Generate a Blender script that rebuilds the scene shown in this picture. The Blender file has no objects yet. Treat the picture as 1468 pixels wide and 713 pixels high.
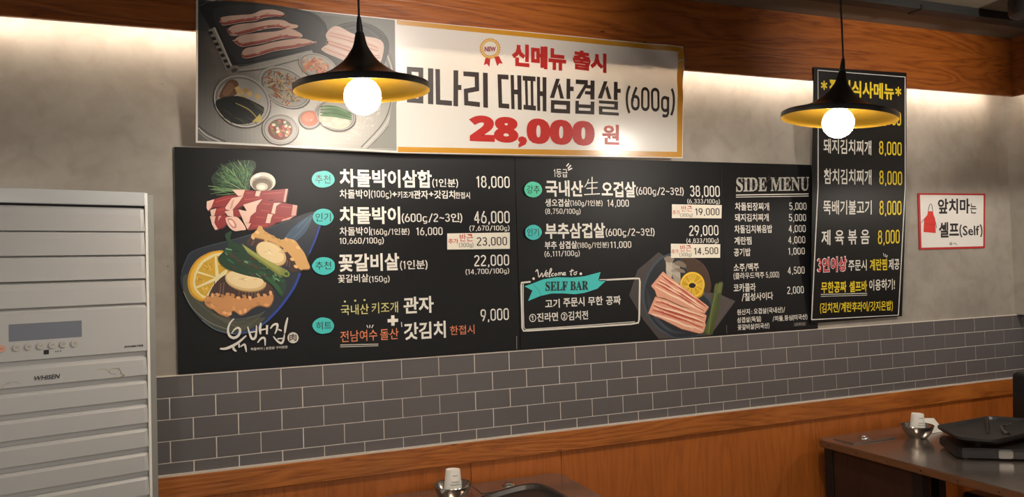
import bpy, bmesh, math, random
from mathutils import Vector, Matrix
random.seed(11)
SC = bpy.context.scene
COL = SC.collection
PI = math.pi

# ------------------------------------------------------------------ camera
CAM = Vector((0.0538, -3.0380, 1.6186))
YAW, PITCH, ROLL, FPX = 0.37850, 0.02670, -0.02990, 1103.0
_f = Vector((math.sin(YAW)*math.cos(PITCH), math.cos(YAW)*math.cos(PITCH), math.sin(PITCH)))
_r0 = Vector((math.cos(YAW), -math.sin(YAW), 0))
_u0 = _r0.cross(_f)
_r = _r0*math.cos(ROLL) + _u0*math.sin(ROLL)
_u = _u0*math.cos(ROLL) - _r0*math.sin(ROLL)
cd = bpy.data.cameras.new('camera')
cam = bpy.data.objects.new('camera', cd)
COL.objects.link(cam)
cd.sensor_width = 36.0
cd.lens = FPX/1468*36.0
cd.clip_start = 0.02
m = Matrix.Identity(4)
for i in range(3):
    m[i][0], m[i][1], m[i][2], m[i][3] = _r[i], _u[i], -_f[i], CAM[i]
cam.matrix_world = m
SC.camera = cam

# ------------------------------------------------------------------ world, exposure, lamps and added fill out of frame
SC.view_settings.view_transform = 'Standard'
SC.view_settings.look = 'None'
SC.view_settings.gamma = 1.0
SC.view_settings.use_curve_mapping = False
SC.view_settings.exposure = 1.0
w = bpy.data.worlds.new('world'); SC.world = w
w.use_nodes = True
w.node_tree.nodes['Background'].inputs[0].default_value = (1.0, 0.92, 0.84, 1)
w.node_tree.nodes['Background'].inputs[1].default_value = 0.15
WARM = (1.0, 0.91, 0.80)
BULB = 125.0          # radiance of the two lamps in view
LED = 54.0           # strip behind the cove board

def lamp(name, kind, loc, power, color=WARM, size=0.1, rot=None, size_y=None, spot=None, blend=.5):
    d = bpy.data.lights.new(name, kind)
    d.energy = power; d.color = color
    if kind == 'AREA':
        d.shape = 'RECTANGLE'; d.size = size; d.size_y = size_y or size
    else:
        d.shadow_soft_size = size
    if kind == 'SPOT':
        d.spot_size = spot; d.spot_blend = blend
    o = bpy.data.objects.new(name, d); COL.objects.link(o)
    o.location = loc
    if rot: o.rotation_euler = rot
    return o
# the row goes on to both sides of the frame, and added fill lamps brighten it from behind the camera
lamp('row_lamp', 'SPOT', (-1.22, -0.66, 2.14), 6, spot=PI*0.97, blend=.15, size=.05)
lamp('row_lamp', 'SPOT', (3.925, -0.995, 2.08), 14, spot=PI*0.97, blend=.15, size=.05)
for x in (-0.9, 0.9, 2.7):
    lamp('back_fill_lamp', 'SPOT', (x, -4.3, 2.15), 26, spot=PI*0.97, blend=.15, size=.05)
# added spots without fittings, out of frame, to brighten the cove board
for x, p in ((0.95, 64), (3.35, 46)):
    o = lamp('cove_fill_spot', 'SPOT', (x, -1.9, 2.45), p, spot=1.0, blend=1.0, size=.04)
    o.rotation_euler = (Vector((x, -0.1, 2.66)) - Vector(o.location)).to_track_quat('-Z', 'Y').to_euler()

# ------------------------------------------------------------------ helpers
def ray(x, y):
    return _r*((x-734)/FPX) + _u*(-(y-356.5)/FPX) + _f
def proj(P):
    d = Vector(P) - CAM
    q = d.dot(_f)
    return 734 + FPX*d.dot(_r)/q, 356.5 - FPX*d.dot(_u)/q
class Plane:
    """a surface y = a + b*z facing the room"""
    def __init__(s, a, b=0.0, wave=None):
        s.a, s.b, s.wave = a, b, wave
        s.top = .0004
        s.n = Vector((0, -1, b)).normalized()
        s.v = Vector((0, b, 1)).normalized()
    def flat(s, x, y):
        d = ray(x, y)
        return CAM + d*((s.a + s.b*CAM.z - CAM.y)/(d.y - s.b*d.z))
    def fin(s, P, off=0.0):
        if s.wave: P = P + s.n*s.wave(P)
        return P + s.n*off
    def hit(s, x, y, off=0.0):
        return s.fin(s.flat(x, y), off)

def lin(c):
    c = c/255.0
    return c/12.92 if c <= .04045 else ((c+.055)/1.055)**2.4
def rgb(c):
    return (lin(c[0]), lin(c[1]), lin(c[2]), 1.0)

def mat(name, color, rough=.5, metal=0.0, spec=.5, noise=0.0, nscale=8.0, bump=0.0, bscale=40.0, stretch=(1, 1, 1), coat=0.0):
    M = bpy.data.materials.new(name); M.use_nodes = True
    nt = M.node_tree; N = nt.nodes; L = nt.links
    b = N['Principled BSDF']
    c = rgb(color)
    b.inputs['Base Color'].default_value = c
    b.inputs['Roughness'].default_value = rough
    b.inputs['Metallic'].default_value = metal
    b.inputs['Specular IOR Level'].default_value = spec
    b.inputs['Coat Weight'].default_value = coat
    if noise or bump:
        g = N.new('ShaderNodeNewGeometry'); mp = N.new('ShaderNodeMapping')
        mp.inputs['Scale'].default_value = stretch
        L.new(g.outputs['Position'], mp.inputs['Vector'])
    if noise:
        n = N.new('ShaderNodeTexNoise'); n.inputs['Scale'].default_value = nscale; n.inputs['Detail'].default_value = 6
        L.new(mp.outputs[0], n.inputs['Vector'])
        r = N.new('ShaderNodeValToRGB')
        r.color_ramp.elements[0].position = .3; r.color_ramp.elements[1].position = .7
        r.color_ramp.elements[0].color = tuple(v*(1-noise) for v in c[:3]) + (1,)
        r.color_ramp.elements[1].color = tuple(min(1, v*(1+noise)) for v in c[:3]) + (1,)
        L.new(n.outputs['Fac'], r.inputs[0]); L.new(r.outputs[0], b.inputs['Base Color'])
    if bump:
        n2 = N.new('ShaderNodeTexNoise'); n2.inputs['Scale'].default_value = bscale; n2.inputs['Detail'].default_value = 4
        L.new(mp.outputs[0], n2.inputs['Vector'])
        bp = N.new('ShaderNodeBump'); bp.inputs['Strength'].default_value = bump; bp.inputs['Distance'].default_value = .01
        L.new(n2.outputs['Fac'], bp.inputs['Height']); L.new(bp.outputs[0], b.inputs['Normal'])
    return M

def wood(name, dark, mid, light, along='x', rough=.42, knots=.0, scale=1.0, wear=0.0):
    M = bpy.data.materials.new(name); M.use_nodes = True
    nt = M.node_tree; N = nt.nodes; L = nt.links; b = N['Principled BSDF']
    g = N.new('ShaderNodeNewGeometry'); mp = N.new('ShaderNodeMapping')
    mp.inputs['Scale'].default_value = (.55*scale, 3*scale, 5.5*scale) if along == 'x' else (6*scale, 3*scale, .5*scale)
    L.new(g.outputs['Position'], mp.inputs['Vector'])
    n = N.new('ShaderNodeTexNoise'); n.inputs['Scale'].default_value = 1.5; n.inputs['Detail'].default_value = 3
    n.inputs['Distortion'].default_value = .6
    L.new(mp.outputs[0], n.inputs['Vector'])
    mul = N.new('ShaderNodeMath'); mul.operation = 'MULTIPLY'; mul.inputs[1].default_value = 13.0
    L.new(n.outputs['Fac'], mul.inputs[0])
    fr = N.new('ShaderNodeMath'); fr.operation = 'PINGPONG'; fr.inputs[1].default_value = .5
    L.new(mul.outputs[0], fr.inputs[0])
    fine = N.new('ShaderNodeTexNoise'); fine.inputs['Scale'].default_value = 30; fine.inputs['Detail'].default_value = 5
    L.new(mp.outputs[0], fine.inputs['Vector'])
    a1 = N.new('ShaderNodeMath'); a1.operation = 'MULTIPLY_ADD'; a1.inputs[1].default_value = .75
    L.new(fr.outputs[0], a1.inputs[0]); 
    a2 = N.new('ShaderNodeMath'); a2.operation = 'MULTIPLY'; a2.inputs[1].default_value = .6
    L.new(fine.outputs['Fac'], a2.inputs[0]); L.new(a2.outputs[0], a1.inputs[2])
    r = N.new('ShaderNodeValToRGB'); e = r.color_ramp.elements
    e[0].position = .18; e[0].color = rgb(dark); e[1].position = .8; e[1].color = rgb(light)
    x = e.new(.42); x.color = rgb(mid)
    L.new(a1.outputs[0], r.inputs[0])
    out = r.outputs[0]
    if wear:
        bn = N.new('ShaderNodeTexNoise'); bn.inputs['Scale'].default_value = 2.2; bn.inputs['Detail'].default_value = 3
        L.new(g.outputs['Position'], bn.inputs['Vector'])
        rr = N.new('ShaderNodeValToRGB'); rr.color_ramp.elements[0].position = .35; rr.color_ramp.elements[1].position = .62
        rr.color_ramp.elements[0].color = (1-wear, 1-wear, 1-wear, 1)
        L.new(bn.outputs['Fac'], rr.inputs[0])
        mx = N.new('ShaderNodeMixRGB'); mx.blend_type = 'MULTIPLY'; mx.inputs[0].default_value = 1
        L.new(out, mx.inputs[1]); L.new(rr.outputs[0], mx.inputs[2]); out = mx.outputs[0]
    if knots:
        mk = N.new('ShaderNodeMapping'); mk.inputs['Scale'].default_value = (1.6, 1, 4.2)
        L.new(g.outputs['Position'], mk.inputs['Vector'])
        v = N.new('ShaderNodeTexVoronoi'); v.inputs['Scale'].default_value = 2.1
        L.new(mk.outputs[0], v.inputs['Vector'])
        kr = N.new('ShaderNodeValToRGB')
        kr.color_ramp.elements[0].position = .02; kr.color_ramp.elements[0].color = (.22, .15, .1, 1)
        kr.color_ramp.elements[1].position = .02+knots; kr.color_ramp.elements[1].color = (1, 1, 1, 1)
        L.new(v.outputs['Distance'], kr.inputs[0])
        mx = N.new('ShaderNodeMixRGB'); mx.blend_type = 'MULTIPLY'; mx.inputs[0].default_value = 1
        L.new(out, mx.inputs[1]); L.new(kr.outputs[0], mx.inputs[2]); out = mx.outputs[0]
    L.new(out, b.inputs['Base Color'])
    b.inputs['Roughness'].default_value = rough
    bp = N.new('ShaderNodeBump'); bp.inputs['Strength'].default_value = .35; bp.inputs['Distance'].default_value = .004
    L.new(a1.outputs[0], bp.inputs['Height']); L.new(bp.outputs[0], b.inputs['Normal'])
    return M

def ink(name, rough=.5, spec=.5, translucent=0.0):
    """print: the colour of each face comes from its 'Col' attribute"""
    M = bpy.data.materials.new(name); M.use_nodes = True
    nt = M.node_tree; N = nt.nodes; L = nt.links; b = N['Principled BSDF']
    a = N.new('ShaderNodeAttribute'); a.attribute_name = 'Col'
    L.new(a.outputs['Color'], b.inputs['Base Color'])
    b.inputs['Roughness'].default_value = rough; b.inputs['Specular IOR Level'].default_value = spec
    if translucent:
        t = N.new('ShaderNodeBsdfTranslucent'); mx = N.new('ShaderNodeMixShader'); mx.inputs[0].default_value = translucent
        L.new(a.outputs['Color'], t.inputs['Color'])
        L.new(b.outputs[0], mx.inputs[1]); L.new(t.outputs[0], mx.inputs[2])
        L.new(mx.outputs[0], N['Material Output'].inputs['Surface'])
    return M

def emit(name, color, strength):
    M = bpy.data.materials.new(name); M.use_nodes = True
    b = M.node_tree.nodes['Principled BSDF']
    b.inputs['Base Color'].default_value = (1, 1, 1, 1)
    b.inputs['Emission Color'].default_value = (*color, 1)
    b.inputs['Emission Strength'].default_value = strength
    return M

def tag(o, label=None, cat=None, group=None, kind=None):
    if label: o['label'] = label
    if cat: o['category'] = cat
    if group: o['group'] = group
    if kind: o['kind'] = kind
    return o
def empty(name, loc, rotz=0.0, label=None, cat=None, group=None):
    o = bpy.data.objects.new(name, None)
    o.empty_display_size = .1
    COL.objects.link(o); o.location = loc; o.rotation_euler = (0, 0, rotz)
    WM[o] = Matrix.Translation(loc) @ Matrix.Rotation(rotz, 4, 'Z')
    return tag(o, label, cat, group)
WM = {}
def world_of(o):
    while o is not None:
        if o in WM: return WM[o]
        if o.parent is None: return Matrix.Translation(o.location)
        o = o.parent
    return Matrix.Identity(4)
def obj(name, verts, faces, material, parent=None, cols=None, smooth=False, local=False, origin=None):
    """one mesh object; verts in world space unless local (= the parent's space)"""
    if not local:
        if parent is not None:
            mi = world_of(parent).inverted(); verts = [mi @ Vector(v) for v in verts]
        elif origin is not None:
            verts = [Vector(v)-Vector(origin) for v in verts]
    me = bpy.data.meshes.new(name)
    me.from_pydata([tuple(v) for v in verts], [], faces)
    if cols is not None:
        a = me.attributes.new('Col', 'FLOAT_COLOR', 'FACE')
        for i, c in enumerate(cols): a.data[i].color = rgb(c)
    if smooth:
        for p in me.polygons: p.use_smooth = True
    me.materials.append(material)
    o = bpy.data.objects.new(name, me); COL.objects.link(o)
    if parent is not None: o.parent = parent
    elif origin is not None: o.location = origin
    return o
def bm_obj(name, bm, material, parent=None, smooth=False, local=True, angle=None):
    me = bpy.data.meshes.new(name)
    if not local and parent is not None:
        bm.transform(world_of(parent).inverted())
    bm.normal_update()
    bm.to_mesh(me); bm.free()
    me.materials.append(material)
    if smooth:
        for p in me.polygons: p.use_smooth = True
        if angle is not None:
            me.set_sharp_from_angle(angle=angle)
    o = bpy.data.objects.new(name, me); COL.objects.link(o)
    if parent is not None: o.parent = parent
    return o
def box_bm(x0, x1, y0, y1, z0, z1, bevel=0.0, seg=2, bm=None):
    own = bm is None
    b = bmesh.new()
    bmesh.ops.create_cube(b, size=1)
    for v in b.verts:
        v.co = Vector((x0+(v.co.x+.5)*(x1-x0), y0+(v.co.y+.5)*(y1-y0), z0+(v.co.z+.5)*(z1-z0)))
    if bevel:
        bmesh.ops.bevel(b, geom=b.edges[:], offset=bevel, segments=seg, affect='EDGES', profile=.5)
    if own: return b
    tmp = bpy.data.meshes.new('tmp'); b.to_mesh(tmp); b.free(); bm.from_mesh(tmp); bpy.data.meshes.remove(tmp)
    return bm
def box(name, x0, x1, y0, y1, z0, z1, material, parent=None, bevel=0.0, local=False):
    b = box_bm(x0, x1, y0, y1, z0, z1, bevel)
    return bm_obj(name, b, material, parent, local=local)
def lathe(name, prof, material, parent=None, seg=48, smooth=True, angle=.6, M=None):
    """profile of (radius, z) turned about z, in the parent's space"""
    bm = bmesh.new(); rings = []
    for r, z in prof:
        if r < 1e-6: rings.append([bm.verts.new((0, 0, z))])
        else: rings.append([bm.verts.new((r*math.cos(2*PI*i/seg), r*math.sin(2*PI*i/seg), z)) for i in range(seg)])
    for a, b in zip(rings, rings[1:]):
        for i in range(seg):
            j = (i+1) % seg
            f = [a[0] if len(a) == 1 else a[i], a[0] if len(a) == 1 else a[j], b[0] if len(b) == 1 else b[j], b[0] if len(b) == 1 else b[i]]
            u = []
            for v in f:
                if v not in u: u.append(v)
            if len(u) > 2: bm.faces.new(u)
    bmesh.ops.recalc_face_normals(bm, faces=bm.faces[:])
    if M is not None: bm.transform(M)
    return bm_obj(name, bm, material, parent, smooth, angle=angle)
def tube(name, pts, r, material, parent=None, seg=10, local=True):
    bm = bmesh.new(); rings = []
    pts = [Vector(p) for p in pts]
    for i, p in enumerate(pts):
        t = (pts[min(i+1, len(pts)-1)] - pts[max(i-1, 0)]).normalized()
        a = t.orthogonal().normalized() if i == 0 else (a - t*a.dot(t)).normalized()
        b = t.cross(a)
        rr = r[i] if isinstance(r, (list, tuple)) else r
        rings.append([bm.verts.new(p + (a*math.cos(2*PI*k/seg) + b*math.sin(2*PI*k/seg))*rr) for k in range(seg)])
    for A, B in zip(rings, rings[1:]):
        for k in range(seg): bm.faces.new((A[k], A[(k+1) % seg], B[(k+1) % seg], B[k]))
    bm.faces.new(rings[0][::-1]); bm.faces.new(rings[-1])
    return bm_obj(name, bm, material, parent, True, local=local, angle=.7)

# ---- flat print: lettering and pictures
_tc = {}
SANSB = {str(i): chr(0x1D7EC+i) for i in range(10)}
SERIF = {chr(65+i): chr(0x1D400+i) for i in range(26)}
def arc(cx, cy, rx, ry, a0, a1, n=7):
    return [(cx+rx*math.cos(math.radians(a0+(a1-a0)*i/n)), cy+ry*math.sin(math.radians(a0+(a1-a0)*i/n))) for i in range(n+1)]
def loop(x0, x1, y0, y1, r):
    p = arc(x1-r, y1-r, r, r, 0, 90, 4)+arc(x0+r, y1-r, r, r, 90, 180, 4)+arc(x0+r, y0+r, r, r, 180, 270, 4)+arc(x1-r, y0+r, r, r, 270, 360, 4)
    return p+[p[0], p[1]]
W_, H_ = .33, .74
FIG = {'0': (.47, [loop(0, W_, 0, H_, .15)]), '1': (.34, [[(.0, .61), (.14, .72)], [(.145, H_+.03), (.145, -.04)]]),
 '2': (.46, [arc(.165, .56, .165, .18, 165, -25, 9)+[(.0, .06), (.0, .03)], [(-.03, .0), (W_+.02, .0)]]),
 '3': (.46, [arc(.16, .565, .155, .175, 160, -80, 9)+[(.10, .39)], [(.10, .395)]+arc(.16, .20, .17, .20, 80, -160, 10)]),
 '4': (.49, [[(.25, -.04), (.25, H_+.03)], [(.25, H_), (-.01, .20)], [(-.03, .185), (.37, .185)]]),
 '5': (.46, [[(.31, H_), (.01, H_)], [(.03, H_+.03), (.02, .34)], [(.02, .38)]+arc(.16, .22, .17, .22, 110, -160, 10)]),
 '6': (.46, [loop(0, W_, 0, .44, .15), [(.02, .26), (.05, .46), (.22, H_+.03)]]), '7': (.45, [[(-.03, H_), (W_+.03, H_)], [(W_, H_), (.19, .42), (.11, -.04)]]),
 '8': (.47, [loop(.02, W_-.02, .40, H_, .14), loop(0, W_, 0, .40, .15)]), '9': (.46, [loop(0, W_, .30, H_, .15), [(W_-.02, .48), (.28, .28), (.11, -.03)]]),
 ',': (.22, [[(.08, .06), (.035, -.13)]]), '/': (.40, [[(.0, -.1), (.30, H_+.05)]]), '(': (.28, [arc(.36, .32, .30, .56, 122, 238, 8)]), ')': (.28, [arc(-.2, .32, .30, .56, 58, -58, 8)]),
 '*': (.5, [[(.2+.2*math.cos(a_), .37+.2*math.sin(a_)), (.2-.2*math.cos(a_), .37-.2*math.sin(a_))] for a_ in (PI/2, PI/6, 5*PI/6)]), '~': (.48, [[(.0, .30), (.07, .38), (.17, .36), (.24, .29), (.32, .29), (.38, .37)]]), 'g': (.46, [loop(0, .31, .0, .47, .14), [(.31, .50), (.31, -.10), (.26, -.18), (.16, -.20), (.02, -.18)]])}
def stroke_figure(paths, x, wd, V, F):
    for p in paths:
        b = len(V); n = len(p)
        for i, q in enumerate(p):
            q0, q1 = p[max(i-1, 0)], p[min(i+1, n-1)]; dx, dy = q1[0]-q0[0], q1[1]-q0[1]; l = math.hypot(dx, dy) or 1
            V.append((x+q[0]-dy/l*wd/2, q[1]+dx/l*wd/2)); V.append((x+q[0]+dy/l*wd/2, q[1]-dx/l*wd/2))
        for i in range(n-1): F.append((b+2*i, b+2*i+1, b+2*i+3, b+2*i+2))
def font_run(s, bold, res):
    c = bpy.data.curves.new('text', 'FONT'); c.body = s; c.offset = bold; c.resolution_u = res
    o = bpy.data.objects.new('text', c); COL.objects.link(o)
    bpy.context.view_layer.update()
    ev = o.evaluated_get(bpy.context.evaluated_depsgraph_get())
    me = ev.to_mesh()
    V = [(v.co.x, v.co.y) for v in me.vertices]; F = [tuple(p.vertices) for p in me.polygons]
    ev.to_mesh_clear()
    bpy.data.objects.remove(o); bpy.data.curves.remove(c)
    return V, F
def glyphs(s, bold, res=2):
    key = (s, bold)
    if key in _tc: return _tc[key]
    if s in ('SIDE MENU', 'SELF BAR', '28,000'):
        V, F = font_run(''.join((SANSB if s == '28,000' else SERIF).get(c_, c_) for c_ in s), bold, res)
    elif not any(c_ in FIG for c_ in s): V, F = font_run(s, bold, res)
    else:
        V = []; F = []; x = 0.0; k = 0
        while k < len(s):
            if s[k] in FIG:
                adv, paths = FIG[s[k]]; stroke_figure(paths, x+.07, .078+bold*1.6, V, F); x += adv+.05; k += 1
            elif s[k] == ' ': x += .25; k += 1
            else:
                e = k
                while e < len(s) and s[e] not in FIG and s[e] != ' ': e += 1
                v, f = font_run(s[k:e], bold, res); b = len(V); x0 = min(p[0] for p in v); x1 = max(p[0] for p in v)
                V += [(p[0]-x0+x+.03, p[1]) for p in v]; F += [tuple(b+i for i in q) for q in f]; x += x1-x0+.08; k = e
    x0 = min(v[0] for v in V); x1 = max(v[0] for v in V); y0 = min(v[1] for v in V); y1 = max(v[1] for v in V)
    V = [((v[0]-x0)/(x1-x0), (v[1]-y0)/(y1-y0)) for v in V]
    _tc[key] = (V, F)
    return V, F
def along(pl, P, xr):
    """the point at picture column xr on the horizontal line through P"""
    y = proj(P)[1]
    for _ in range(4):
        Q = pl.flat(xr, y); Q = Vector((Q.x, P.y, P.z)); y = proj(Q)[1]
    return Q
def T(parent, pl, s, xl, yt, yb, xr, col, material, bold=.012, yb2=None, off=.0011, name='lettering', yt2=None):
    V, F = glyphs(s, bold)
    BL = pl.flat(xl, yb); TL = pl.flat(xl, yt)
    if yb2 is None:
        BR = along(pl, BL, xr); up = pl.v*(TL-BL).dot(pl.v)
    else:
        BR = pl.flat(xr, yb2); up = TL-BL
    U = BR-BL
    return obj(name, [pl.fin(BL+U*a+up*b, off) for a, b in V], F, material, parent, [col]*len(F))
def smoothed(pts, n=4, closed=True):
    out = []; k = len(pts)
    for i in range(k if closed else k-1):
        g = (lambda j: pts[j % k]) if closed else (lambda j: pts[min(max(j, 0), k-1)])
        p0, p1, p2, p3 = g(i-1), g(i), g(i+1), g(i+2)
        for q in range(n):
            t = q/n
            out.append(tuple(.5*(2*p1[c]+(p2[c]-p0[c])*t+(2*p0[c]-5*p1[c]+4*p2[c]-p3[c])*t*t+(3*p1[c]-p0[c]-3*p2[c]+p3[c])*t**3) for c in (0, 1)))
    if not closed: out.append(tuple(pts[-1]))
    return out
def mark(b, pl, name, col, w_, pts, off=.0006):
    return Art(pl, off=off).line(col, w_, pts, False).done(name, M_INK, b)
class Art:
    """flat painted picture: shapes laid over each other in picture order"""
    def __init__(s, pl, x0=0, y0=0, k=1.0, off=.0006, step=.000015):
        s.pl, s.x0, s.y0, s.k, s.off, s.step = pl, x0, y0, k, off, .000015
        s.pict = k != 1.0 or off > .01
        if s.pict: s.off = max(.0005, pl.top)
        s.off0 = s.off
        s.V = []; s.F = []; s.C = []
    def _p(s, x, y): return s.pl.hit(s.x0+x/s.k, s.y0+y/s.k, s.off)
    def poly(s, col, pts, smooth=True, n=4):
        if smooth: pts = smoothed(pts, n)
        b = len(s.V); s.V += [s._p(*p) for p in pts]
        s.F.append(tuple(range(b, b+len(pts)))); s.C.append(col); s.off += s.step; return s
    def ell(s, col, cx, cy, rx, ry, rot=0, n=28, a0=0, a1=360):
        r = math.radians(rot); P = []
        m_ = n if a1-a0 >= 360 else n+1
        for i in range(m_):
            a = math.radians(a0+(a1-a0)*i/n); x, y = rx*math.cos(a), ry*math.sin(a)
            P.append((cx+x*math.cos(r)-y*math.sin(r), cy+x*math.sin(r)+y*math.cos(r)))
        if a1-a0 < 360 and a1-a0 != 180: P.append((cx, cy))
        return s.poly(col, P, False)
    def line(s, col, w, pts, smooth=True, closed=False, taper=False):
        if smooth and len(pts) > 2: pts = smoothed(pts, 5, closed)
        if closed: pts = list(pts)+[pts[0], pts[1]]
        b = len(s.V); N = len(pts)
        for i, p in enumerate(pts):
            q0 = pts[max(i-1, 0)]; q1 = pts[min(i+1, N-1)]
            dx, dy = q1[0]-q0[0], q1[1]-q0[1]; l = math.hypot(dx, dy) or 1
            ww = w*.5
            if taper: ww *= .35+.65*math.sin(PI*min(1, (i+.6)/N))
            s.V.append(s._p(p[0]-dy/l*ww, p[1]+dx/l*ww)); s.V.append(s._p(p[0]+dy/l*ww, p[1]-dx/l*ww))
        for i in range(N-1):
            s.F.append((b+2*i, b+2*i+1, b+2*i+3, b+2*i+2)); s.C.append(col)
        s.off += s.step; return s
    def done(s, name, material, parent):
        if s.pict: s.pl.top = s.off
        return obj(name, s.V, s.F, material, parent, s.C)
def jit(c, a):
    d = random.uniform(-a, a); return tuple(max(0, min(255, v+d)) for v in c)
def grid_print(name, pl, c00, c10, c11, c01, colf, material, parent, nx=24, nz=10, off=0.0):
    """picture-pixel corners bottom-left, bottom-right, top-right, top-left -> subdivided sheet"""
    P = [pl.flat(*c) for c in (c00, c10, c11, c01)]
    V = []
    for j in range(nz+1):
        for i in range(nx+1):
            a, b = i/nx, j/nz
            q = (P[0]*(1-a)+P[1]*a)*(1-b) + (P[3]*(1-a)+P[2]*a)*b
            V.append(pl.fin(q, off))
    F = []; C = []
    for j in range(nz):
        for i in range(nx):
            k = j*(nx+1)+i; F.append((k, k+1, k+nx+2, k+nx+1)); C.append(colf((i+.5)/nx, (j+.5)/nz))
    return obj(name, V, F, material, parent, C, smooth=True)

# ------------------------------------------------------------------ materials
def plaster():
    M = bpy.data.materials.new('plaster'); M.use_nodes = True
    nt = M.node_tree; N = nt.nodes; L = nt.links; b = N['Principled BSDF']
    g = N.new('ShaderNodeNewGeometry')
    n1 = N.new('ShaderNodeTexNoise'); n1.inputs['Scale'].default_value = 1.6; n1.inputs['Detail'].default_value = 7; n1.inputs['Roughness'].default_value = .62
    n2 = N.new('ShaderNodeTexNoise'); n2.inputs['Scale'].default_value = 11; n2.inputs['Detail'].default_value = 6
    n2.inputs['Distortion'].default_value = .8
    v = N.new('ShaderNodeTexVoronoi'); v.inputs['Scale'].default_value = 7.0
    for n in (n1, n2, v): L.new(g.outputs['Position'], n.inputs['Vector'])
    r = N.new('ShaderNodeValToRGB'); e = r.color_ramp.elements
    e[0].position = .32; e[0].color = rgb((136, 129, 120)); e[1].position = .68; e[1].color = rgb((166, 158, 147))
    L.new(n1.outputs['Fac'], r.inputs[0])
    r2 = N.new('ShaderNodeValToRGB'); r2.color_ramp.elements[0].position = .34; r2.color_ramp.elements[1].position = .55
    r2.color_ramp.elements[0].color = (.86, .84, .82, 1)
    L.new(n2.outputs['Fac'], r2.inputs[0])
    mx = N.new('ShaderNodeMixRGB'); mx.blend_type = 'MULTIPLY'; mx.inputs[0].default_value = .8
    L.new(r.outputs[0], mx.inputs[1]); L.new(r2.outputs[0], mx.inputs[2])
    r3 = N.new('ShaderNodeValToRGB'); r3.color_ramp.elements[0].position = .018; r3.color_ramp.elements[1].position = .032
    r3.color_ramp.elements[0].color = (.45, .4, .36, 1)
    L.new(v.outputs['Distance'], r3.inputs[0])
    mx2 = N.new('ShaderNodeMixRGB'); mx2.blend_type = 'MULTIPLY'; mx2.inputs[0].default_value = .6
    L.new(mx.outputs[0], mx2.inputs[1]); L.new(r3.outputs[0], mx2.inputs[2])
    L.new(mx2.outputs[0], b.inputs['Base Color'])
    b.inputs['Roughness'].default_value = .62
    bp = N.new('ShaderNodeBump'); bp.inputs['Strength'].default_value = .12; bp.inputs['Distance'].default_value = .01
    L.new(n2.outputs['Fac'], bp.inputs['Height']); L.new(bp.outputs[0], b.inputs['Normal'])
    return M
M_PLASTER = plaster()
M_CEIL = mat('ceiling_paint', (120, 108, 92), .8, noise=.08, nscale=3)
M_FLOOR = mat('floor_stone', (70, 62, 55), .35, noise=.2, nscale=5)
M_COVE = wood('cove_wood', (104, 50, 14), (142, 74, 22), (164, 92, 32), 'x', .4, knots=.035, scale=.75)
M_CAP = wood('cap_wood', (132, 70, 22), (168, 94, 34), (184, 110, 44), 'x', .45, knots=.06, wear=.3, scale=.8)
M_PANEL = wood('panel_wood', (152, 80, 24), (170, 92, 30), (180, 100, 36), 'z', .5, scale=.7, wear=.12)
M_TILE = mat('grey_tile', (96, 91, 91), .3, noise=.07, nscale=2.5, bump=.03, bscale=12)
M_GROUT = mat('grout', (222, 214, 204), .85, noise=.08, nscale=30)
M_EDGE = mat('tile_edge_white', (205, 196, 184), .5)
M_BOARD = mat('black_board', (17, 17, 19), .5, spec=.26, noise=.06, nscale=30)
M_SIGN = mat('black_vinyl', (15, 15, 16), .33, spec=.4)
M_INK = ink('board_ink', .42)
M_VINYL = ink('banner_vinyl', .265, 1.0, .45)
M_PRINT = ink('banner_print', .36, .42, .3)
M_BLACK = mat('black_metal', (20, 18, 18), .32, spec=.6)
M_GOLD = mat('gold_lining', (116, 86, 20), .36, metal=.9)
M_BULB = emit('bulb_glass', (1.0, .91, .80), BULB)
M_LED = emit('led_tape', (1.0, .88, .72), LED)
M_STEEL = mat('stainless', (190, 186, 180), .16, metal=1.0)
M_TABLE = mat('table_steel', (168, 156, 147), .19, metal=.85, noise=.06, nscale=4)
M_TEDGE = mat('table_edge_wood', (104, 66, 40), .5, noise=.15, nscale=14, stretch=(1, 1, 6))
M_DARKWOOD = wood('dark_panel_wood', (40, 22, 14), (48, 27, 17), (54, 31, 20), 'z', .5)
M_LEG = mat('black_leg', (22, 20, 20), .45)
M_IRON = mat('cast_iron', (34, 32, 31), .36, noise=.25, nscale=40, bump=.12, bscale=120)
M_PAPER = mat('paper_white', (226, 222, 214), .7)
M_CUPINK = mat('cup_print', (120, 132, 122), .7)
M_AC = mat('ac_plastic', (175, 174, 172), .42, noise=.02, nscale=6)
M_ACSIDE = mat('ac_side_grey', (132, 134, 130), .4)
M_ACCAP = mat('ac_cap_gloss', (184, 186, 186), .16)
M_ACDARK = mat('ac_gap_dark', (20, 20, 22), .6)
M_ACTRIM = mat('ac_trim_white', (226, 222, 214), .3)
M_DISP = mat('display_glass', (112, 116, 126), .07, spec=.8)
M_CHAIR = mat('black_leather', (20, 19, 19), .33, bump=.08, bscale=60)
M_DUCT = mat('track_black', (26, 25, 24), .5)

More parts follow.
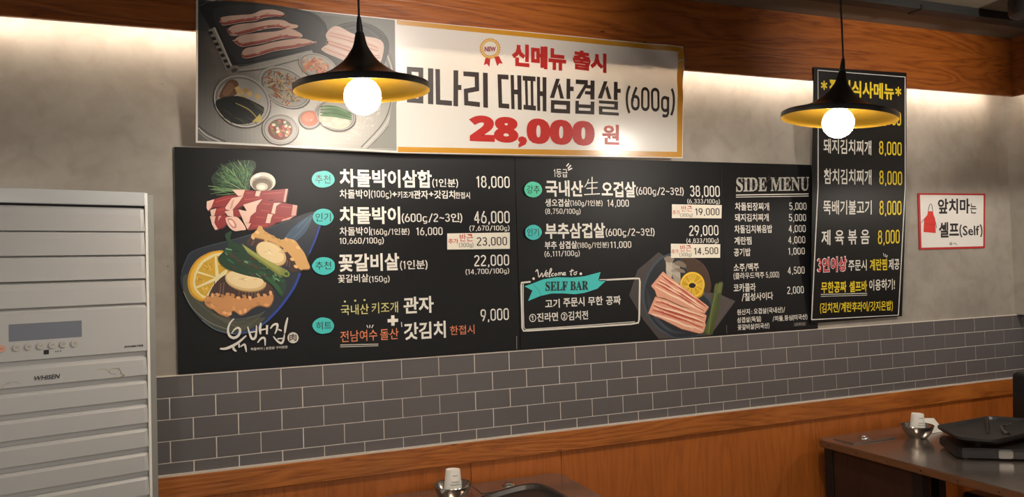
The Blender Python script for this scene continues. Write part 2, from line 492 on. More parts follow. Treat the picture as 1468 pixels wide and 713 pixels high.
# ------------------------------------------------------------------ the setting
XL, XR, YF, ZC = -1.7, 4.39, -5.2, 2.82
ZT, PX, PZ = 1.27, .154, .077            # top of the tile band, tile pitch
floor = box('floor', XL, XR+.1, YF, .1, -.05, 0, M_FLOOR); tag(floor, kind='structure')
ceil = box('ceiling', XL, XR+.1, YF, .1, ZC, ZC+.05, M_CEIL); tag(ceil, kind='structure')
wb = box('wall_back', XL, XR+.1, 0, .1, 0, ZC, M_PLASTER); tag(wb, kind='structure')
wr = box('wall_right', XR+.004, XR+.1, YF, 0, 0, ZC, M_PLASTER); tag(wr, kind='structure')
box('plaster_face', XR-.047, XR+.004, YF, 0, ZT+.004, ZC, M_PLASTER, wr)

box('grout_bed', XL, XR, -.0045, 0, .916, ZT, M_GROUT, wb)
box('grout_bed', XR-.0005, XR+.004, YF, 0, .916, ZT, M_GROUT, wr)
def tile_mesh(wd, ht):
    b = box_bm(0, wd, -.0066, -.003, 0, ht)
    me = bpy.data.meshes.new('tile'); bmesh.ops.bevel(b, geom=[e for e in b.edges if all(v.co.y < -.006 for v in e.verts)], offset=.0008, segments=1, affect='EDGES')
    b.to_mesh(me); b.free(); me.materials.append(M_TILE); return me
TM = {}
G = .0035
def put_tile(parent, x0, x1, z0, z1, right=False):
    key = (round(x1-x0, 3), round(z1-z0, 3))
    if key not in TM: TM[key] = tile_mesh(*key)
    o = bpy.data.objects.new('tile', TM[key]); COL.objects.link(o); o.parent = parent
    tilt = random.uniform(-.0003, .0003)
    if right:
        o.location = (XR+tilt, x1*-1+0, z0); o.rotation_euler = (0, 0, -PI/2); o.location = (XR+tilt, -x0, z0)
    else:
        o.location = (x0, tilt, z0); o.rotation_euler = (random.uniform(-.002, .002), 0, random.uniform(-.001, .001))
for row in range(5):
    z1 = ZT - row*PZ - G/2
    z0 = ZT - (row+1)*PZ + G/2 if row < 4 else .9225
    sh = 0 if row % 2 == 0 else -.5
    for i in range(-4, 30):
        x0 = (i+sh)*PX + G/2; x1 = x0+PX-G
        if x0 > XR-.01: continue
        put_tile(wb, x0, min(x1, XR-.001), z0, z1)
    for i in range(0, 9):
        x0 = .004+(i-(sh if sh else 0)*0)*PX + (0 if row % 2 == 0 else -.077); x1 = x0+PX-G
        put_tile(wr, max(x0, .004), x1, z0, z1, True)
o = box('trim_1', XL, XR, -.0095, 0, ZT-.001, ZT+.004, M_EDGE); tag(o, kind='structure')
o = box('trim_2', XL, XR, -.028, -.004, .9175, .9225, M_EDGE); tag(o, kind='structure')
# wainscot: cap board and plywood panels
cap = box('trim_3', XL, XR, -.03, -.0005, .832, .9175, M_CAP, bevel=.003); tag(cap, kind='structure')
seams = [XL, -.21, 1.046, 1.455, 2.85, XR]
for a, b in zip(seams, seams[1:]):
    box('wood_panel', a+.001, b-.001, -.014, -.0005, .002, .832, M_PANEL, wb, bevel=.0015)
capr = box('trim_4', XR-.03, XR+.004, YF, -.03, .832, .9175, M_CAP); tag(capr, kind='structure')
for a, b in ((-.03, -1.25), (-1.25, -2.5), (-2.5, -3.8)):
    box('wood_panel', XR-.012, XR+.004, b+.001, a-.001, .002, .832, M_PANEL, wr)
# cove boards with the light strip behind them
TY = -.10
cv = box('trim_5', XL, XR-.047-.082, TY-.018, TY, 2.497, ZC, M_COVE, bevel=.0015); tag(cv, kind='structure')
box('led_tape', XL+.05, XR-.2, TY+.001, TY+.003, 2.525, 2.533, M_LED, cv)
cv2 = box('trim_6', XR-.047-.1, XR-.047-.082, YF, TY-.0185, 2.497, ZC, M_COVE, bevel=.0015); tag(cv2, kind='structure')
box('led_tape', XR-.047-.081, XR-.047-.079, -3.5, -.12, 2.525, 2.533, M_LED, cv2)

# ------------------------------------------------------------------ ceiling fittings
tr = empty('ceiling_track', (2.0, -.405, ZC), label='long black rail fixed to the ceiling above the wooden cove board', cat='rail')
box('rail', -1.2, XR-.16, -.44, -.372, 2.779, ZC, M_DUCT, tr, bevel=.002)
for x in (0.2, 1.7, 3.2): box('joint_clip', x-.02, x+.02, -.444, -.368, 2.775, 2.80, M_LEG, tr)
dl = empty('ceiling_speaker', (3.64, -.66, ZC), label='black round fitting on the ceiling at the top right corner', cat='ceiling fitting')
lathe('housing', [(0, 0), (.10, 0), (.105, -.02), (.105, -.075), (.098, -.09), (.08, -.094), (0, -.094)], M_DUCT, dl, 40)
lathe('grille', [(.085, -.0945), (.07, -.097), (.0, -.0975)], M_LEG, dl, 32)

# ------------------------------------------------------------------ menu boards
BP = Plane(-.012)
WHITE = (226, 222, 212); TEAL = (62, 190, 186); DARK = (24, 24, 26); CREAM = (228, 221, 204)
def board(label, x0, x1, z0, z1, splits=()):
    t = empty('menu_board', ((x0+x1)/2, 0, z0), label=label, cat='menu board')
    e = [x0, *splits, x1]
    for a, b in zip(e, e[1:]):
        box('panel', a+.0006, b-.0006, -.012, -.0008, z0, z1, M_BOARD, t, bevel=.001)
    return t
P = BP.flat
b1 = board('left black menu board with painted shellfish bowl and sliced beef', P(252.5, 370)[0], P(742, 370)[0], 1.2745, 2.098)
b2 = board('right black menu board with teal self bar ribbon, pork plate and side menu list', P(742.3, 370)[0], P(1166, 300)[0], 1.2745, 2.098, (P(1042, 470)[0],))
def W(b, s, xl, yt, yb, xr, bold=.012, col=WHITE, yb2=None, name='lettering'):
    return T(b, BP, s, xl, yt, yb, xr, col, M_INK, bold, yb2, name=name)
def badge(b, s, cx, cy, rx, ry, tx0, ty0, ty1, tx1, col=TEAL):
    pts = [(cx+rx*math.cos(a)*random.uniform(.96, 1.03), cy+ry*math.sin(a)*random.uniform(.96, 1.03)) for a in [2*PI*i/14 for i in range(14)]]
    o = Art(BP, off=.0075).poly(col, pts).done('badge', M_INK, b)
    T(o, BP, s, tx0, ty0, ty1, tx1, DARK, M_INK, .004, off=.0081)
BIG = .028
# left board
badge(b1, '추천', 462.7, 257.5, 16.5, 12, 451.5, 251.2, 263.4, 473.6)
W(b1, '차돌박이삼합', 487.1, 241.8, 268.3, 619.2, BIG); W(b1, '(1인분)', 619.8, 256, 269.4, 656.7)
W(b1, '18,000', 682.9, 252.3, 271, 730.8)
W(b1, '차돌박이', 487, 271.7, 284.7, 530.3); W(b1, '(100g)', 532, 273, 285.4, 561.2, .004); W(b1, '+', 562.3, 275.3, 281.6, 568.7, .03)
W(b1, '키조개', 570, 274.4, 284.4, 592.4); W(b1, '관자', 593.2, 273, 285.2, 614, .02); W(b1, '+', 615.2, 275.3, 281.6, 621.2, .03)
W(b1, '갓김치', 622.3, 273, 285, 652.3, .02); W(b1, '한접시', 652.9, 275.5, 285, 673.7)
badge(b1, '인기', 462.7, 311.6, 14.8, 12, 452, 305.7, 318, 474)
W(b1, '차돌박이', 487.1, 296.3, 321.8, 573.9, BIG); W(b1, '(600g/2~3인)', 576, 305.7, 321.4, 662.8)
W(b1, '46,000', 679.6, 302.6, 322.5, 730.8)
W(b1, '(7,670/100g)', 673, 323.5, 332.8, 730.4)
W(b1, '차돌박이', 487, 325.7, 338.1, 530.7); W(b1, '(160g/1인분)', 531.6, 327.7, 339, 587); W(b1, '16,000', 596.8, 326.2, 338.8, 634.5)
W(b1, '10,660/100g)', 486.7, 341, 352.2, 550.3)
badge(b1, '추천', 463.7, 381.4, 16.4, 12.8, 452, 375.4, 387, 474.5)
W(b1, '꽃갈비살', 485.7, 364.6, 390.3, 572.5, BIG); W(b1, '(1인분)', 573.6, 373.6, 388.2, 612.9)
W(b1, '22,000', 679.8, 366, 384, 730); W(b1, '(14,700/100g)', 667.4, 386, 395.5, 730)
W(b1, '꽃갈비살', 484.5, 394.2, 406, 528.3); W(b1, '(150g)', 529, 396, 407, 558.6)
YEL = (206, 200, 130); ORG = (214, 128, 86)
W(b1, '국내산', 488.8, 437.5, 452.4, 528.7, .004, YEL); W(b1, '키조개', 532.8, 434.2, 450, 570.7, .004, YEL)
for x, y in ((494.4, 432.6), (509.2, 431.3), (522.5, 430.4)): Art(BP).ell(YEL, x, y, 1.5, 1.4, n=10).done('chalk_dot', M_INK, b1)
W(b1, '관자', 578.6, 426.3, 450.6, 621.9, .025); W(b1, '+', 555.8, 452.8, 467.6, 570.8, .05)
badge(b1, '히트', 463.2, 467.1, 15.5, 11.7, 453, 461.8, 473.2, 475)
W(b1, '전남여수', 488.3, 475, 491.4, 541, .004, ORG); W(b1, '돌산', 545, 472, 488, 571.4, .004, ORG)
mark(b1, BP, 'chalk_underline', (190, 184, 172), 1.3, [(487.9, 494.9), (542.2, 493.6)]); mark(b1, BP, 'chalk_underline', (190, 184, 172), 1.1, [(487.9, 497.6), (542.2, 495.9)])
for p, q in (((525.8, 466.4), (527.6, 470.4)), ((530.1, 466.2), (530.1, 470.4)), ((535, 466), (532.8, 470.4)), ((575.4, 462), (576, 469))): mark(b1, BP, 'chalk_tick', WHITE, 1.2, [p, q])
W(b1, '갓김치', 579.2, 463.3, 488.2, 639.2, .025); W(b1, '한접시', 645.4, 467.6, 481, 680.2, .004, ORG)
W(b1, '9,000', 689.2, 443.8, 463, 729.6)
def sticker(b, tl, tr_, br, bl, runs):
    o = Art(BP, off=.0013).poly(CREAM, [tl, tr_, br, bl], False).done('price_sticker', M_INK, b)
    for s, xl, yt, yb, xr, col, bo in runs: T(o, BP, s, xl, yt, yb, xr, col, M_INK, bo, off=.0019)
RED = (190, 52, 44); BLK = (40, 36, 36)
sticker(b1, (641, 335), (730.8, 333.5), (730.8, 357), (641, 358), [('추가', 642.6, 342.5, 350, 656.9, RED, .02), ('반근', 658.9, 335.6, 346.4, 678, RED, .01), ('(300g)', 657.8, 348.2, 356, 678.5, BLK, .0), ('23,000', 683.3, 340.3, 354, 726.9, BLK, .015)])
# right board
badge(b2, '강추', 763.3, 272.2, 12.8, 11.2, 754, 266, 278, 773, (74, 196, 160))
W(b2, '1등급', 794, 242.4, 254.2, 813.6, .004)
for p, q in (((815.4, 234.5), (812, 238.6)), ((818.4, 237), (814, 242)), ((820, 241.4), (814.4, 244.2))): mark(b2, BP, 'chalk_tick', WHITE, 1.7, [p, q])
W(b2, '국내산', 782.2, 258.3, 282, 836.1, BIG);  W(b2, '오겹살', 862.6, 260, 282.8, 911.7, BIG)
W(b2, '(600g/2~3인)', 912, 267.7, 281.8, 980.2); W(b2, '38,000', 989.2, 266, 284, 1032)
W(b2, '생오겹살', 781.7, 285.2, 296.4, 817.2, .02); W(b2, '(160g/1인분)', 817.7, 286.8, 297, 863.8); W(b2, '14,000', 870.5, 286.3, 297.6, 901.5)
W(b2, '(8,750/100g)', 781.7, 299, 308.6, 832.3); W(b2, '(6,333/100g)', 985.2, 285.2, 293.4, 1032)
badge(b2, '인기', 763.7, 333.5, 11.9, 10.8, 755, 328, 338.8, 771.6)
W(b2, '부추삼겹살', 781.7, 320.2, 342.7, 867.6, BIG); W(b2, '(600g/2~3인)', 868.3, 327.5, 341.2, 938.4)
W(b2, '29,000', 987.9, 323.4, 340, 1030)
W(b2, '부추 삼겹살', 781, 346.3, 357.6, 827.3, .02); W(b2, '(180g/1인분)', 827.8, 347.6, 357.6, 872.8); W(b2, '11,000', 875, 346.5, 357, 905)
W(b2, '(6,111/100g)', 780.6, 360, 370, 831.2); W(b2, '(4,833/100g)', 984, 341.9, 350.4, 1030)
sticker(b2, (963.1, 293.1), (1034.6, 294.2), (1034, 313.3), (963.1, 312.9), [('추가', 964, 301.6, 308.2, 974.2, RED, .01), ('반근', 976.6, 294.9, 303.4, 992, RED, .005), ('(300g)', 975, 305.9, 312.3, 992.6, BLK, .0), ('19,000', 996.4, 298.7, 310, 1031.3, BLK, .015)])
sticker(b2, (961.6, 349.7), (1032.4, 350.4), (1032, 369.8), (961.6, 370), [('추가', 962.4, 357.8, 364.4, 972.8, RED, .01), ('반근', 975, 351.5, 360.7, 990.8, RED, .005), ('(300g)', 973.9, 362.5, 369.2, 991.2, BLK, .0), ('14,500', 994.8, 355.3, 366.4, 1029.5, BLK, .015)])
# self bar box, ribbon and script
CH = (214, 209, 198)
mark(b2, BP, 'chalk_box', CH, 2.4, [(760.5, 404.2), (747.5, 405.6), (747.2, 410), (748, 440), (748.6, 470), (750.5, 474.6), (757, 474.4), (835, 469.5), (905, 464.8), (915, 463), (916.2, 458), (917.2, 404), (916.4, 399.6), (910, 399.4), (859, 402)])
mark(b2, BP, 'chalk_box_inner_line', CH, 1.1, [(750, 407), (750.2, 440), (751, 470), (754, 472.6), (835, 467), (910, 461.5)])
A = Art(BP, 730, 220, 4.448)
for wd_, st_ in ((5, [(506, 164), (496, 192), (480, 216)]), (6, [(498, 190), (564, 185)]), (6, [(492, 224), (562, 220)]), (6.5, [(478, 263), (578, 258)]), (6.5, [(528, 150), (528, 262)])): A.line(WHITE, wd_, st_)
A.done('brush_character', M_INK, b2)
BP.top = .0006
rb = Art(BP, 730, 350, 4.448).poly(TEAL, [(97, 270), (150, 252), (215, 226), (300, 212), (400, 214), (480, 206), (582, 179), (567, 232), (622, 229), (562, 285), (480, 312), (420, 320), (340, 315), (270, 316), (200, 331), (120, 364), (148, 297)], False)
rb.line((50, 158, 154), 5, [(150, 255), (190, 300), (200, 330)], True)
rb = rb.done('ribbon', M_INK, b2)
T(rb, BP, 'SELF BAR', 781.7, 404, 417.6, 843.2, DARK, M_INK, .012, yb2=416, off=.0018)
wl = Art(BP, 730, 350, 4.448)
for st in ([(168, 178), (180, 165), (190, 212), (208, 185), (214, 210), (238, 166)], [(228, 200), (245, 195), (246, 184), (236, 186), (232, 205), (246, 208)], [(252, 205), (270, 165), (262, 160), (254, 207), (262, 205)],
           [(284, 186), (272, 192), (270, 204), (284, 202)], [(300, 186), (290, 193), (292, 202), (302, 197), (301, 187)], [(312, 202), (314, 186), (322, 184), (323, 200), (326, 186), (335, 183), (338, 199)],
           [(346, 193), (356, 190), (356, 182), (346, 184), (344, 198), (362, 197)], [(400, 160), (392, 195), (400, 197)], [(384, 176), (412, 168)], [(420, 178), (412, 188), (417, 197), (428, 190), (425, 179), (434, 176)]):
    wl.line(WHITE, 5.5, st)
wl.ell(WHITE, 155, 221, 8, 8, n=12).ell(WHITE, 456, 190, 8, 8, n=12).done('script_lettering', M_INK, b2)
W(b2, '고기', 781.7, 429.6, 442.4, 802.4, .02); W(b2, '주문시', 807.6, 427.2, 440.6, 837.9, .02); W(b2, '무한', 843, 425.8, 438.5, 864.2, .02); W(b2, '공짜', 868.7, 424.8, 437.8, 890, .02)
W(b2, '①진라면', 758.8, 449.8, 462.6, 800, .015); W(b2, '②김치전', 804.2, 447.4, 460.4, 843, .015)
mark(b1, BP, 'seam_line', (150, 146, 138), .7, [(740.6, 482), (740.8, 501)]); mark(b2, BP, 'seam_line', (110, 106, 100), .6, [(1041.6, 466), (1041.8, 478)])
# side menu
GC = (176, 172, 162)
T(b2, BP, 'SIDE MENU', 1055.2, 254.6, 275.6, 1159.7, GC, M_INK, .012, yb2=273.6)
mark(b2, BP, 'chalk_underline', CH, 1.4, [(1055, 279.8), (1159, 278.2)]); mark(b2, BP, 'chalk_underline', CH, 1.1, [(1055, 282.8), (1159, 281.2)])
a = Art(BP, off=.0013)
for i in range(44):
    x = 1056+i*2.35; y = 254+random.uniform(0, 14)
    a.off = .0013; a.line((72, 70, 68), .7, [(x, y), (x+random.uniform(2, 5), y+random.uniform(-6, 6))], False)
tag(a.done('chalk_strokes', M_INK, b2), kind='stuff')
for s, xl, yt, yb, xr, p, pl_, pt, pb, pr_ in (
    ('차돌된장찌개', 1053.8, 290.4, 302, 1102.6, '5,000', 1131.6, 290.6, 302.2, 1156.2),
    ('돼지김치찌개', 1053.5, 306.6, 317.8, 1101.9, '5,000', 1131, 307, 318.6, 1155.5),
    ('차돌김치볶음밥', 1053, 323, 334.7, 1107, '4,000', 1130.6, 323, 334.4, 1155),
    ('계란찜', 1052.8, 339.8, 351.2, 1077.3, '4,000', 1130, 339.2, 350.5, 1154.4),
    ('공기밥', 1052, 356.3, 367.9, 1076, '1,000', 1130, 355.6, 366.6, 1153.7),
    ('소주/맥주', 1051.7, 378.2, 390, 1087.8, '4,500', 1129.2, 383, 394.6, 1153.4),
    ('코카콜라', 1051.7, 407.2, 419.4, 1083.3, '2,000', 1128.5, 411.4, 423, 1152.3)):
    W(b2, s, xl, yt, yb, xr); W(b2, p, pl_, pt, pb, pr_, .008)
W(b2, '(클라우드맥주 5,000)', 1051.7, 391.4, 401.6, 1117, .006); W(b2, '/칠성사이다', 1063.3, 420.6, 432.4, 1108.2)
W(b2, '원산지 : 오겹살(국내산)/', 1056.7, 443.8, 453, 1125.4); W(b2, '삼겹살(독일)', 1056.7, 455.4, 464.2, 1091); W(b2, '/차돌,등심(미국산)', 1107.5, 453.4, 462, 1157.3)
W(b2, '꽃갈비살(미국산)', 1057.5, 465.8, 474.6, 1102.8)
o = Art(BP).poly((52, 50, 48), [(1137.5, 462.6), (1155.6, 461.5), (1155.6, 467.4), (1137.5, 468.4)], False).done('patch_sticker', M_INK, b2)
T(o, BP, '(호주산)', 1139.5, 463.6, 467.8, 1153.6, GC, M_INK, .004, off=.0014)

# painted pictures, left board
A = Art(BP, 250, 210, 4.196)
A.poly((20, 42, 24), [(222, 190), (250, 150), (300, 110), (380, 88), (470, 85), (492, 120), (470, 170), (455, 240), (400, 262), (330, 270), (250, 285), (235, 240)])
for i in range(95):
    ang = math.radians(random.uniform(150, 310)); rr = random.uniform(.55, 1.08)
    ex, ey = 385+170*rr*math.cos(ang), 235+150*rr*math.sin(ang)
    if ex > 495: continue
    mx_, my_ = (430+ex)/2+random.uniform(-25, 25), (262+ey)/2+random.uniform(-15, 15)
    A.line(jit(random.choice([(38, 78, 42), (66, 108, 60), (112, 140, 92), (30, 60, 36)]), 10), random.uniform(3, 7), [(430+random.uniform(-35, 20), 262), (mx_, my_), (ex, ey)], taper=True)
    A.line(jit((70, 112, 64), 16), 3.2, [(mx_, my_), (mx_*.5+ex*.5+random.uniform(-14, 14), my_*.5+ey*.5-14)], False)
A.done('painted_parsley', M_INK, b1)
A = Art(BP, 250, 210, 4.196, off=.0062)
A.ell((206, 200, 186), 531, 215, 77, 58).ell((160, 148, 130), 529, 226, 64, 46).ell((98, 82, 68), 528, 232, 58, 40)
for i in range(26):
    t_ = 2*PI*i/26; A.line((142, 124, 104), 3, [(527+30*math.cos(t_), 238+20*math.sin(t_)), (528+57*math.cos(t_), 232+39*math.sin(t_))], False)
A.ell((196, 184, 160), 526, 244, 36, 24).ell((226, 220, 206), 524, 246, 22, 14)
A.ell((232, 228, 218), 500, 178, 22, 9, -20).done('painted_mushroom', M_INK, b1)
A = Art(BP, 250, 210, 4.196, off=.0085)
RD = (142, 40, 42); RD2 = (176, 66, 62); PK = (226, 188, 170); PK2 = (206, 150, 134); DK = (84, 22, 26)
def roll(red, pinks, hl=()):
    A.poly(DK, [(x+4, y+6) for x, y in red], False).poly(RD, red, False)
    for h in hl: A.line(RD2, 7, h, taper=True)
    for i, p_ in enumerate(pinks):
        A.poly(PK if i % 2 == 0 else PK2, p_, False)
roll([(348, 262), (400, 260), (500, 270), (682, 256), (668, 335), (560, 326), (430, 300), (380, 298)], [[(348, 262), (425, 262), (412, 297), (383, 299)], [(668, 258), (682, 256), (668, 335), (655, 334)], [(492, 270), (520, 270), (508, 306), (484, 304)]], [[(530, 285), (600, 282), (655, 276)], [(430, 280), (470, 282)]])
roll([(195, 332), (300, 300), (372, 292), (372, 318), (310, 362), (235, 366), (205, 388), (193, 372)], [[(195, 332), (240, 319), (222, 368), (203, 388), (193, 372)]], [[(250, 335), (340, 310)]])
roll([(298, 380), (345, 312), (400, 298), (480, 298), (600, 316), (460, 345), (420, 352), (350, 386)], [[(298, 380), (345, 312), (415, 298), (385, 340), (345, 386)], [(345, 330), (360, 318), (348, 372), (332, 380)]], [[(420, 322), (520, 312)]])
roll([(413, 352), (520, 318), (600, 332), (738, 355), (730, 416), (690, 421), (600, 412), (440, 402)], [[(413, 352), (528, 318), (495, 360), (488, 398), (440, 396)], [(712, 352), (738, 356), (730, 416), (702, 419)], [(598, 342), (640, 340), (612, 360), (604, 408), (582, 402)]], [[(530, 345), (580, 350)], [(640, 362), (700, 368)], [(520, 385), (570, 392)]])
roll([(216, 384), (300, 362), (312, 385), (302, 412), (222, 420)], [[(216, 384), (252, 374), (240, 418), (222, 420)]], [[(262, 385), (300, 378)]])
roll([(302, 392), (350, 382), (402, 376), (402, 422), (345, 428), (318, 415)], [[(302, 392), (352, 382), (355, 424), (322, 418)]])
roll([(386, 382), (500, 400), (722, 420), (650, 450), (590, 462), (470, 466), (420, 462)], [[(386, 382), (484, 397), (458, 420), (448, 460), (420, 462)], [(650, 440), (722, 418), (690, 440), (640, 452)], [(562, 406), (592, 410), (582, 430), (575, 462), (548, 462)]], [[(490, 425), (545, 430)], [(600, 428), (660, 432)]])
roll([(214, 422), (320, 415), (312, 470), (295, 486), (245, 503), (226, 470)], [[(214, 422), (248, 420), (240, 460), (262, 499), (245, 503), (226, 470)], [(266, 419), (284, 418), (262, 450), (258, 470)]])
roll([(420, 462), (610, 462), (560, 488), (440, 502)], [[(420, 462), (460, 464), (440, 500)]], [[(470, 478), (560, 474)]])
A.poly(PK, [(308, 434), (340, 424), (385, 432), (430, 496), (400, 506), (360, 509), (325, 482)]).poly((196, 120, 108), [(318, 440), (345, 436), (372, 470), (368, 492), (345, 486)]).poly((238, 206, 190), [(325, 448), (345, 446), (362, 472), (355, 484)])
A.done('painted_beef_rolls', M_INK, b1)
A = Art(BP, off=.0106)
bowl_ = [(450, 304), (457, 309), (461, 317), (452, 345), (442, 368), (436, 384), (430, 392), (421, 413), (401, 442), (381, 464), (358, 477.5), (338, 480), (315, 476), (289, 460), (268.5, 433), (258.6, 404), (260, 391), (266, 373), (274, 361), (300, 352), (324, 346), (352, 338), (383, 327), (417, 314.6), (436, 307)]
A.poly((28, 36, 49), bowl_)
A.poly((66, 68, 54), [(262, 400), (268, 430), (290, 458), (316, 473), (340, 476), (362, 470), (380, 455), (340, 462), (310, 450), (285, 425), (272, 395)])
A.poly((56, 80, 102), [(448, 308), (440, 330), (425, 345), (405, 352), (412, 335), (430, 318)])
A.line((76, 104, 122), 1.2, [(446, 312), (432, 330), (420, 342)]).line((86, 116, 134), .8, [(440, 313), (426, 327)])
for k in range(7):
    A.line(jit((84, 84, 66), 12), 1.3, [(272+k*5, 422+k*4.6), (300+k*5, 447+k*3), (335+k*3, 458+k*2), (368+k*2, 452-k)], taper=True)
A.line((120, 122, 116), 1.1, [(263, 418), (276, 442), (300, 462), (325, 472)])
A.line((34, 62, 150), 2.4, [(459, 322), (452, 343), (443, 364)]).line((34, 62, 150), 3.2, [(430, 392), (421, 413), (402, 440), (384, 459)]).line((40, 70, 140), 2.0, [(384, 459), (362, 474), (338, 478)]).line((104, 124, 134), 1.0, [(338, 479), (310, 473), (290, 459)])
A.line((46, 62, 70), 1.4, [(260, 391), (267, 373), (276, 361), (302, 352), (352, 339), (417, 315)])
A.done('painted_bowl', M_INK, b1)
A = Art(BP, 255, 330, 4.459, off=.0030)
A.poly((196, 146, 32), [(300, 140), (240, 134), (180, 152), (120, 192), (78, 255), (62, 325), (72, 390), (105, 432), (165, 456), (230, 400), (300, 320), (340, 240)])
A.poly((226, 176, 54), [(300, 148), (240, 140), (185, 160), (128, 200), (90, 262), (76, 330), (88, 388), (120, 424), (165, 444), (230, 390), (330, 240)])
A.poly((226, 214, 160), [(300, 156), (245, 150), (195, 170), (145, 208), (110, 268), (96, 330), (106, 378), (135, 412), (172, 434), (235, 380), (325, 245)])
for seg_ in ([(235, 168), (165, 208), (128, 262), (240, 300)], [(122, 275), (110, 330), (116, 362), (235, 306)], [(120, 374), (145, 408), (178, 424), (240, 325)], [(248, 165), (290, 172), (322, 240), (262, 285)]):
    A.poly((204, 160, 44), seg_, False)
    cx = sum(p_[0] for p_ in seg_)/len(seg_); cy = sum(p_[1] for p_ in seg_)/len(seg_)
    for i in range(9): A.line(random.choice([(160, 120, 28), (232, 200, 96)]), 3.5, [(cx+random.uniform(-28, 28), cy+random.uniform(-24, 24)), (cx+random.uniform(-28, 28), cy+random.uniform(-24, 24))], False)
A.done('painted_lemon', M_INK, b1)
def clam(parent, body, ruffle, disc, ruf_col, hatch):
    A.poly((66, 42, 34), body)
    for i in range(18):
        t_ = i/17; A.line(random.choice([(112, 80, 62), (46, 28, 24), (140, 108, 88)]), 4, hatch(t_), taper=True)
    A.poly((128, 84, 48), [(x+3, y+7) for x, y in ruffle]).poly(ruf_col, ruffle)
    for i, (x, y) in enumerate(ruffle[::1]):
        A.line(random.choice([(150, 100, 58), (236, 204, 152)]), 5, [(x*.96+disc[0]*.04, y*.96+disc[1]*.04), (x*.88+disc[0]*.12+6, y*.88+disc[1]*.12)], taper=True)
        A.ell(jit(tuple(min(255, c_+8) for c_ in ruf_col), 28), x*.93+disc[0]*.07, y*.93+disc[1]*.07, 15, 10, random.uniform(0, 90), 10)
    cx, cy, rx, ry, ro = disc
    A.ell((150, 112, 66), cx+2, cy+8, rx, ry, ro).ell((206, 176, 122), cx, cy, rx, ry, ro).ell((226, 204, 156), cx-4, cy-6, rx*.9, ry*.84, ro)
    for i in range(10):
        x = cx+random.uniform(-.6, .6)*rx; A.line(random.choice([(240, 226, 190), (196, 164, 110)]), 4, [(x, cy-10+random.uniform(-18, 12)), (x+26, cy-4+random.uniform(-16, 14))], taper=True)
A = Art(BP, 255, 330, 4.459, off=.0048, step=.00004)
clam(b1, [(440, 92), (475, 35), (560, 60), (700, 120), (775, 250), (720, 262), (690, 200), (500, 110)], [(470, 40), (500, 5), (522, -28), (560, 12), (610, 38), (650, 62), (700, 55), (748, 68), (780, 110), (806, 145), (825, 190), (842, 242), (800, 250), (765, 240), (740, 190), (690, 130), (640, 95), (560, 62)], (595, 150, 104, 66, 30), (206, 160, 98), lambda t_: [(470+t_*260, 60+t_*150), (455+t_*270, 90+t_*160)])
A.done('painted_shellfish', M_INK, b1)
A = Art(BP, 255, 330, 4.459, off=.0078, step=.00004)
clam(b1, [(196, 424), (235, 345), (320, 280), (420, 300), (560, 330), (612, 390), (592, 470), (400, 460), (220, 440)], [(172, 440), (205, 424), (240, 420), (275, 430), (310, 416), (345, 424), (382, 442), (425, 432), (462, 442), (520, 424), (565, 425), (604, 408), (606, 450), (575, 490), (520, 480), (470, 500), (430, 530), (396, 540), (352, 514), (322, 552), (290, 545), (262, 534), (225, 505), (205, 498), (176, 475)], (432, 322, 132, 66, 10), (196, 138, 84), lambda t_: [(235+t_*340, 330+t_*50+random.uniform(-6, 6)), (225+t_*350, 420+t_*20)])
A.done('painted_shellfish', M_INK, b1)
A = Art(BP, 255, 330, 4.459, off=.0112, step=.00005)
A.poly((24, 58, 36), [(300, 32), (345, 8), (335, 62), (392, 92), (480, 132), (560, 196), (640, 270), (690, 330), (675, 412), (650, 422), (600, 352), (540, 314), (440, 292), (360, 268), (300, 240), (256, 182), (300, 130), (318, 90)])
for i in range(46):
    x = random.uniform(280, 640); y = 150+(x-280)*.42+random.uniform(-48, 52)
    A.line(jit(random.choice([(34, 84, 50), (20, 46, 30), (60, 112, 66), (110, 150, 112), (84, 44, 30)]), 8), random.uniform(5, 13), [(x, y), (x+random.uniform(15, 50), y+random.uniform(0, 34))], False)
A.line((24, 62, 38), 22, [(318, 20), (330, 70), (380, 110)]).line((36, 84, 48), 26, [(560, 300), (620, 350), (664, 410)], taper=True)
for i in range(7):
    A.line(jit((136, 140, 64), 22), 9, [(410+i*6, 92+i*9), (540+i*4, 180+i*8), (700-i*6, 262+i*7)], taper=True)
A.ell((128, 146, 66), 690, 280, 24, 20, 20, 16).ell((58, 76, 34), 692, 281, 14, 11, 20, 14)
A.done('painted_greens', M_INK, b1)
# brush emblem
A = Art(BP, 290, 440, 8.9125, off=.0145)
BR = (214, 210, 200)
for wd, st in ((34, [(405, 152), (355, 205), (328, 290), (345, 365), (400, 396), (460, 365), (482, 300), (455, 268), (410, 290), (375, 340)]), (36, [(225, 534), (310, 530), (440, 468), (562, 366)]), (30, [(392, 498), (402, 540), (436, 568)]), (24, [(468, 470), (470, 520)]), (28, [(485, 510), (535, 480), (552, 520), (562, 578)]),
               (32, [(578, 252), (600, 330), (632, 405), (672, 395), (690, 320), (690, 236)]), (22, [(596, 330), (690, 312)]), (34, [(748, 204), (735, 280), (742, 352)]), (24, [(740, 296), (824, 280)]), (32, [(826, 234), (822, 350)]), (28, [(704, 458), (752, 402), (796, 405), (800, 496)]),
               (30, [(868, 278), (905, 232), (956, 224), (948, 290), (924, 346)]), (24, [(968, 288), (1012, 306)]), (30, [(1088, 138), (1062, 250), (1050, 342)]), (30, [(904, 378), (960, 440), (1008, 462), (1034, 425), (1046, 350)]), (20, [(958, 408), (1032, 402)])):
    A.line(BR, wd, st, taper=True)
A.ell((206, 202, 192), 1156, 395, 71, 70)
em = A.done('brush_emblem', M_INK, b1)
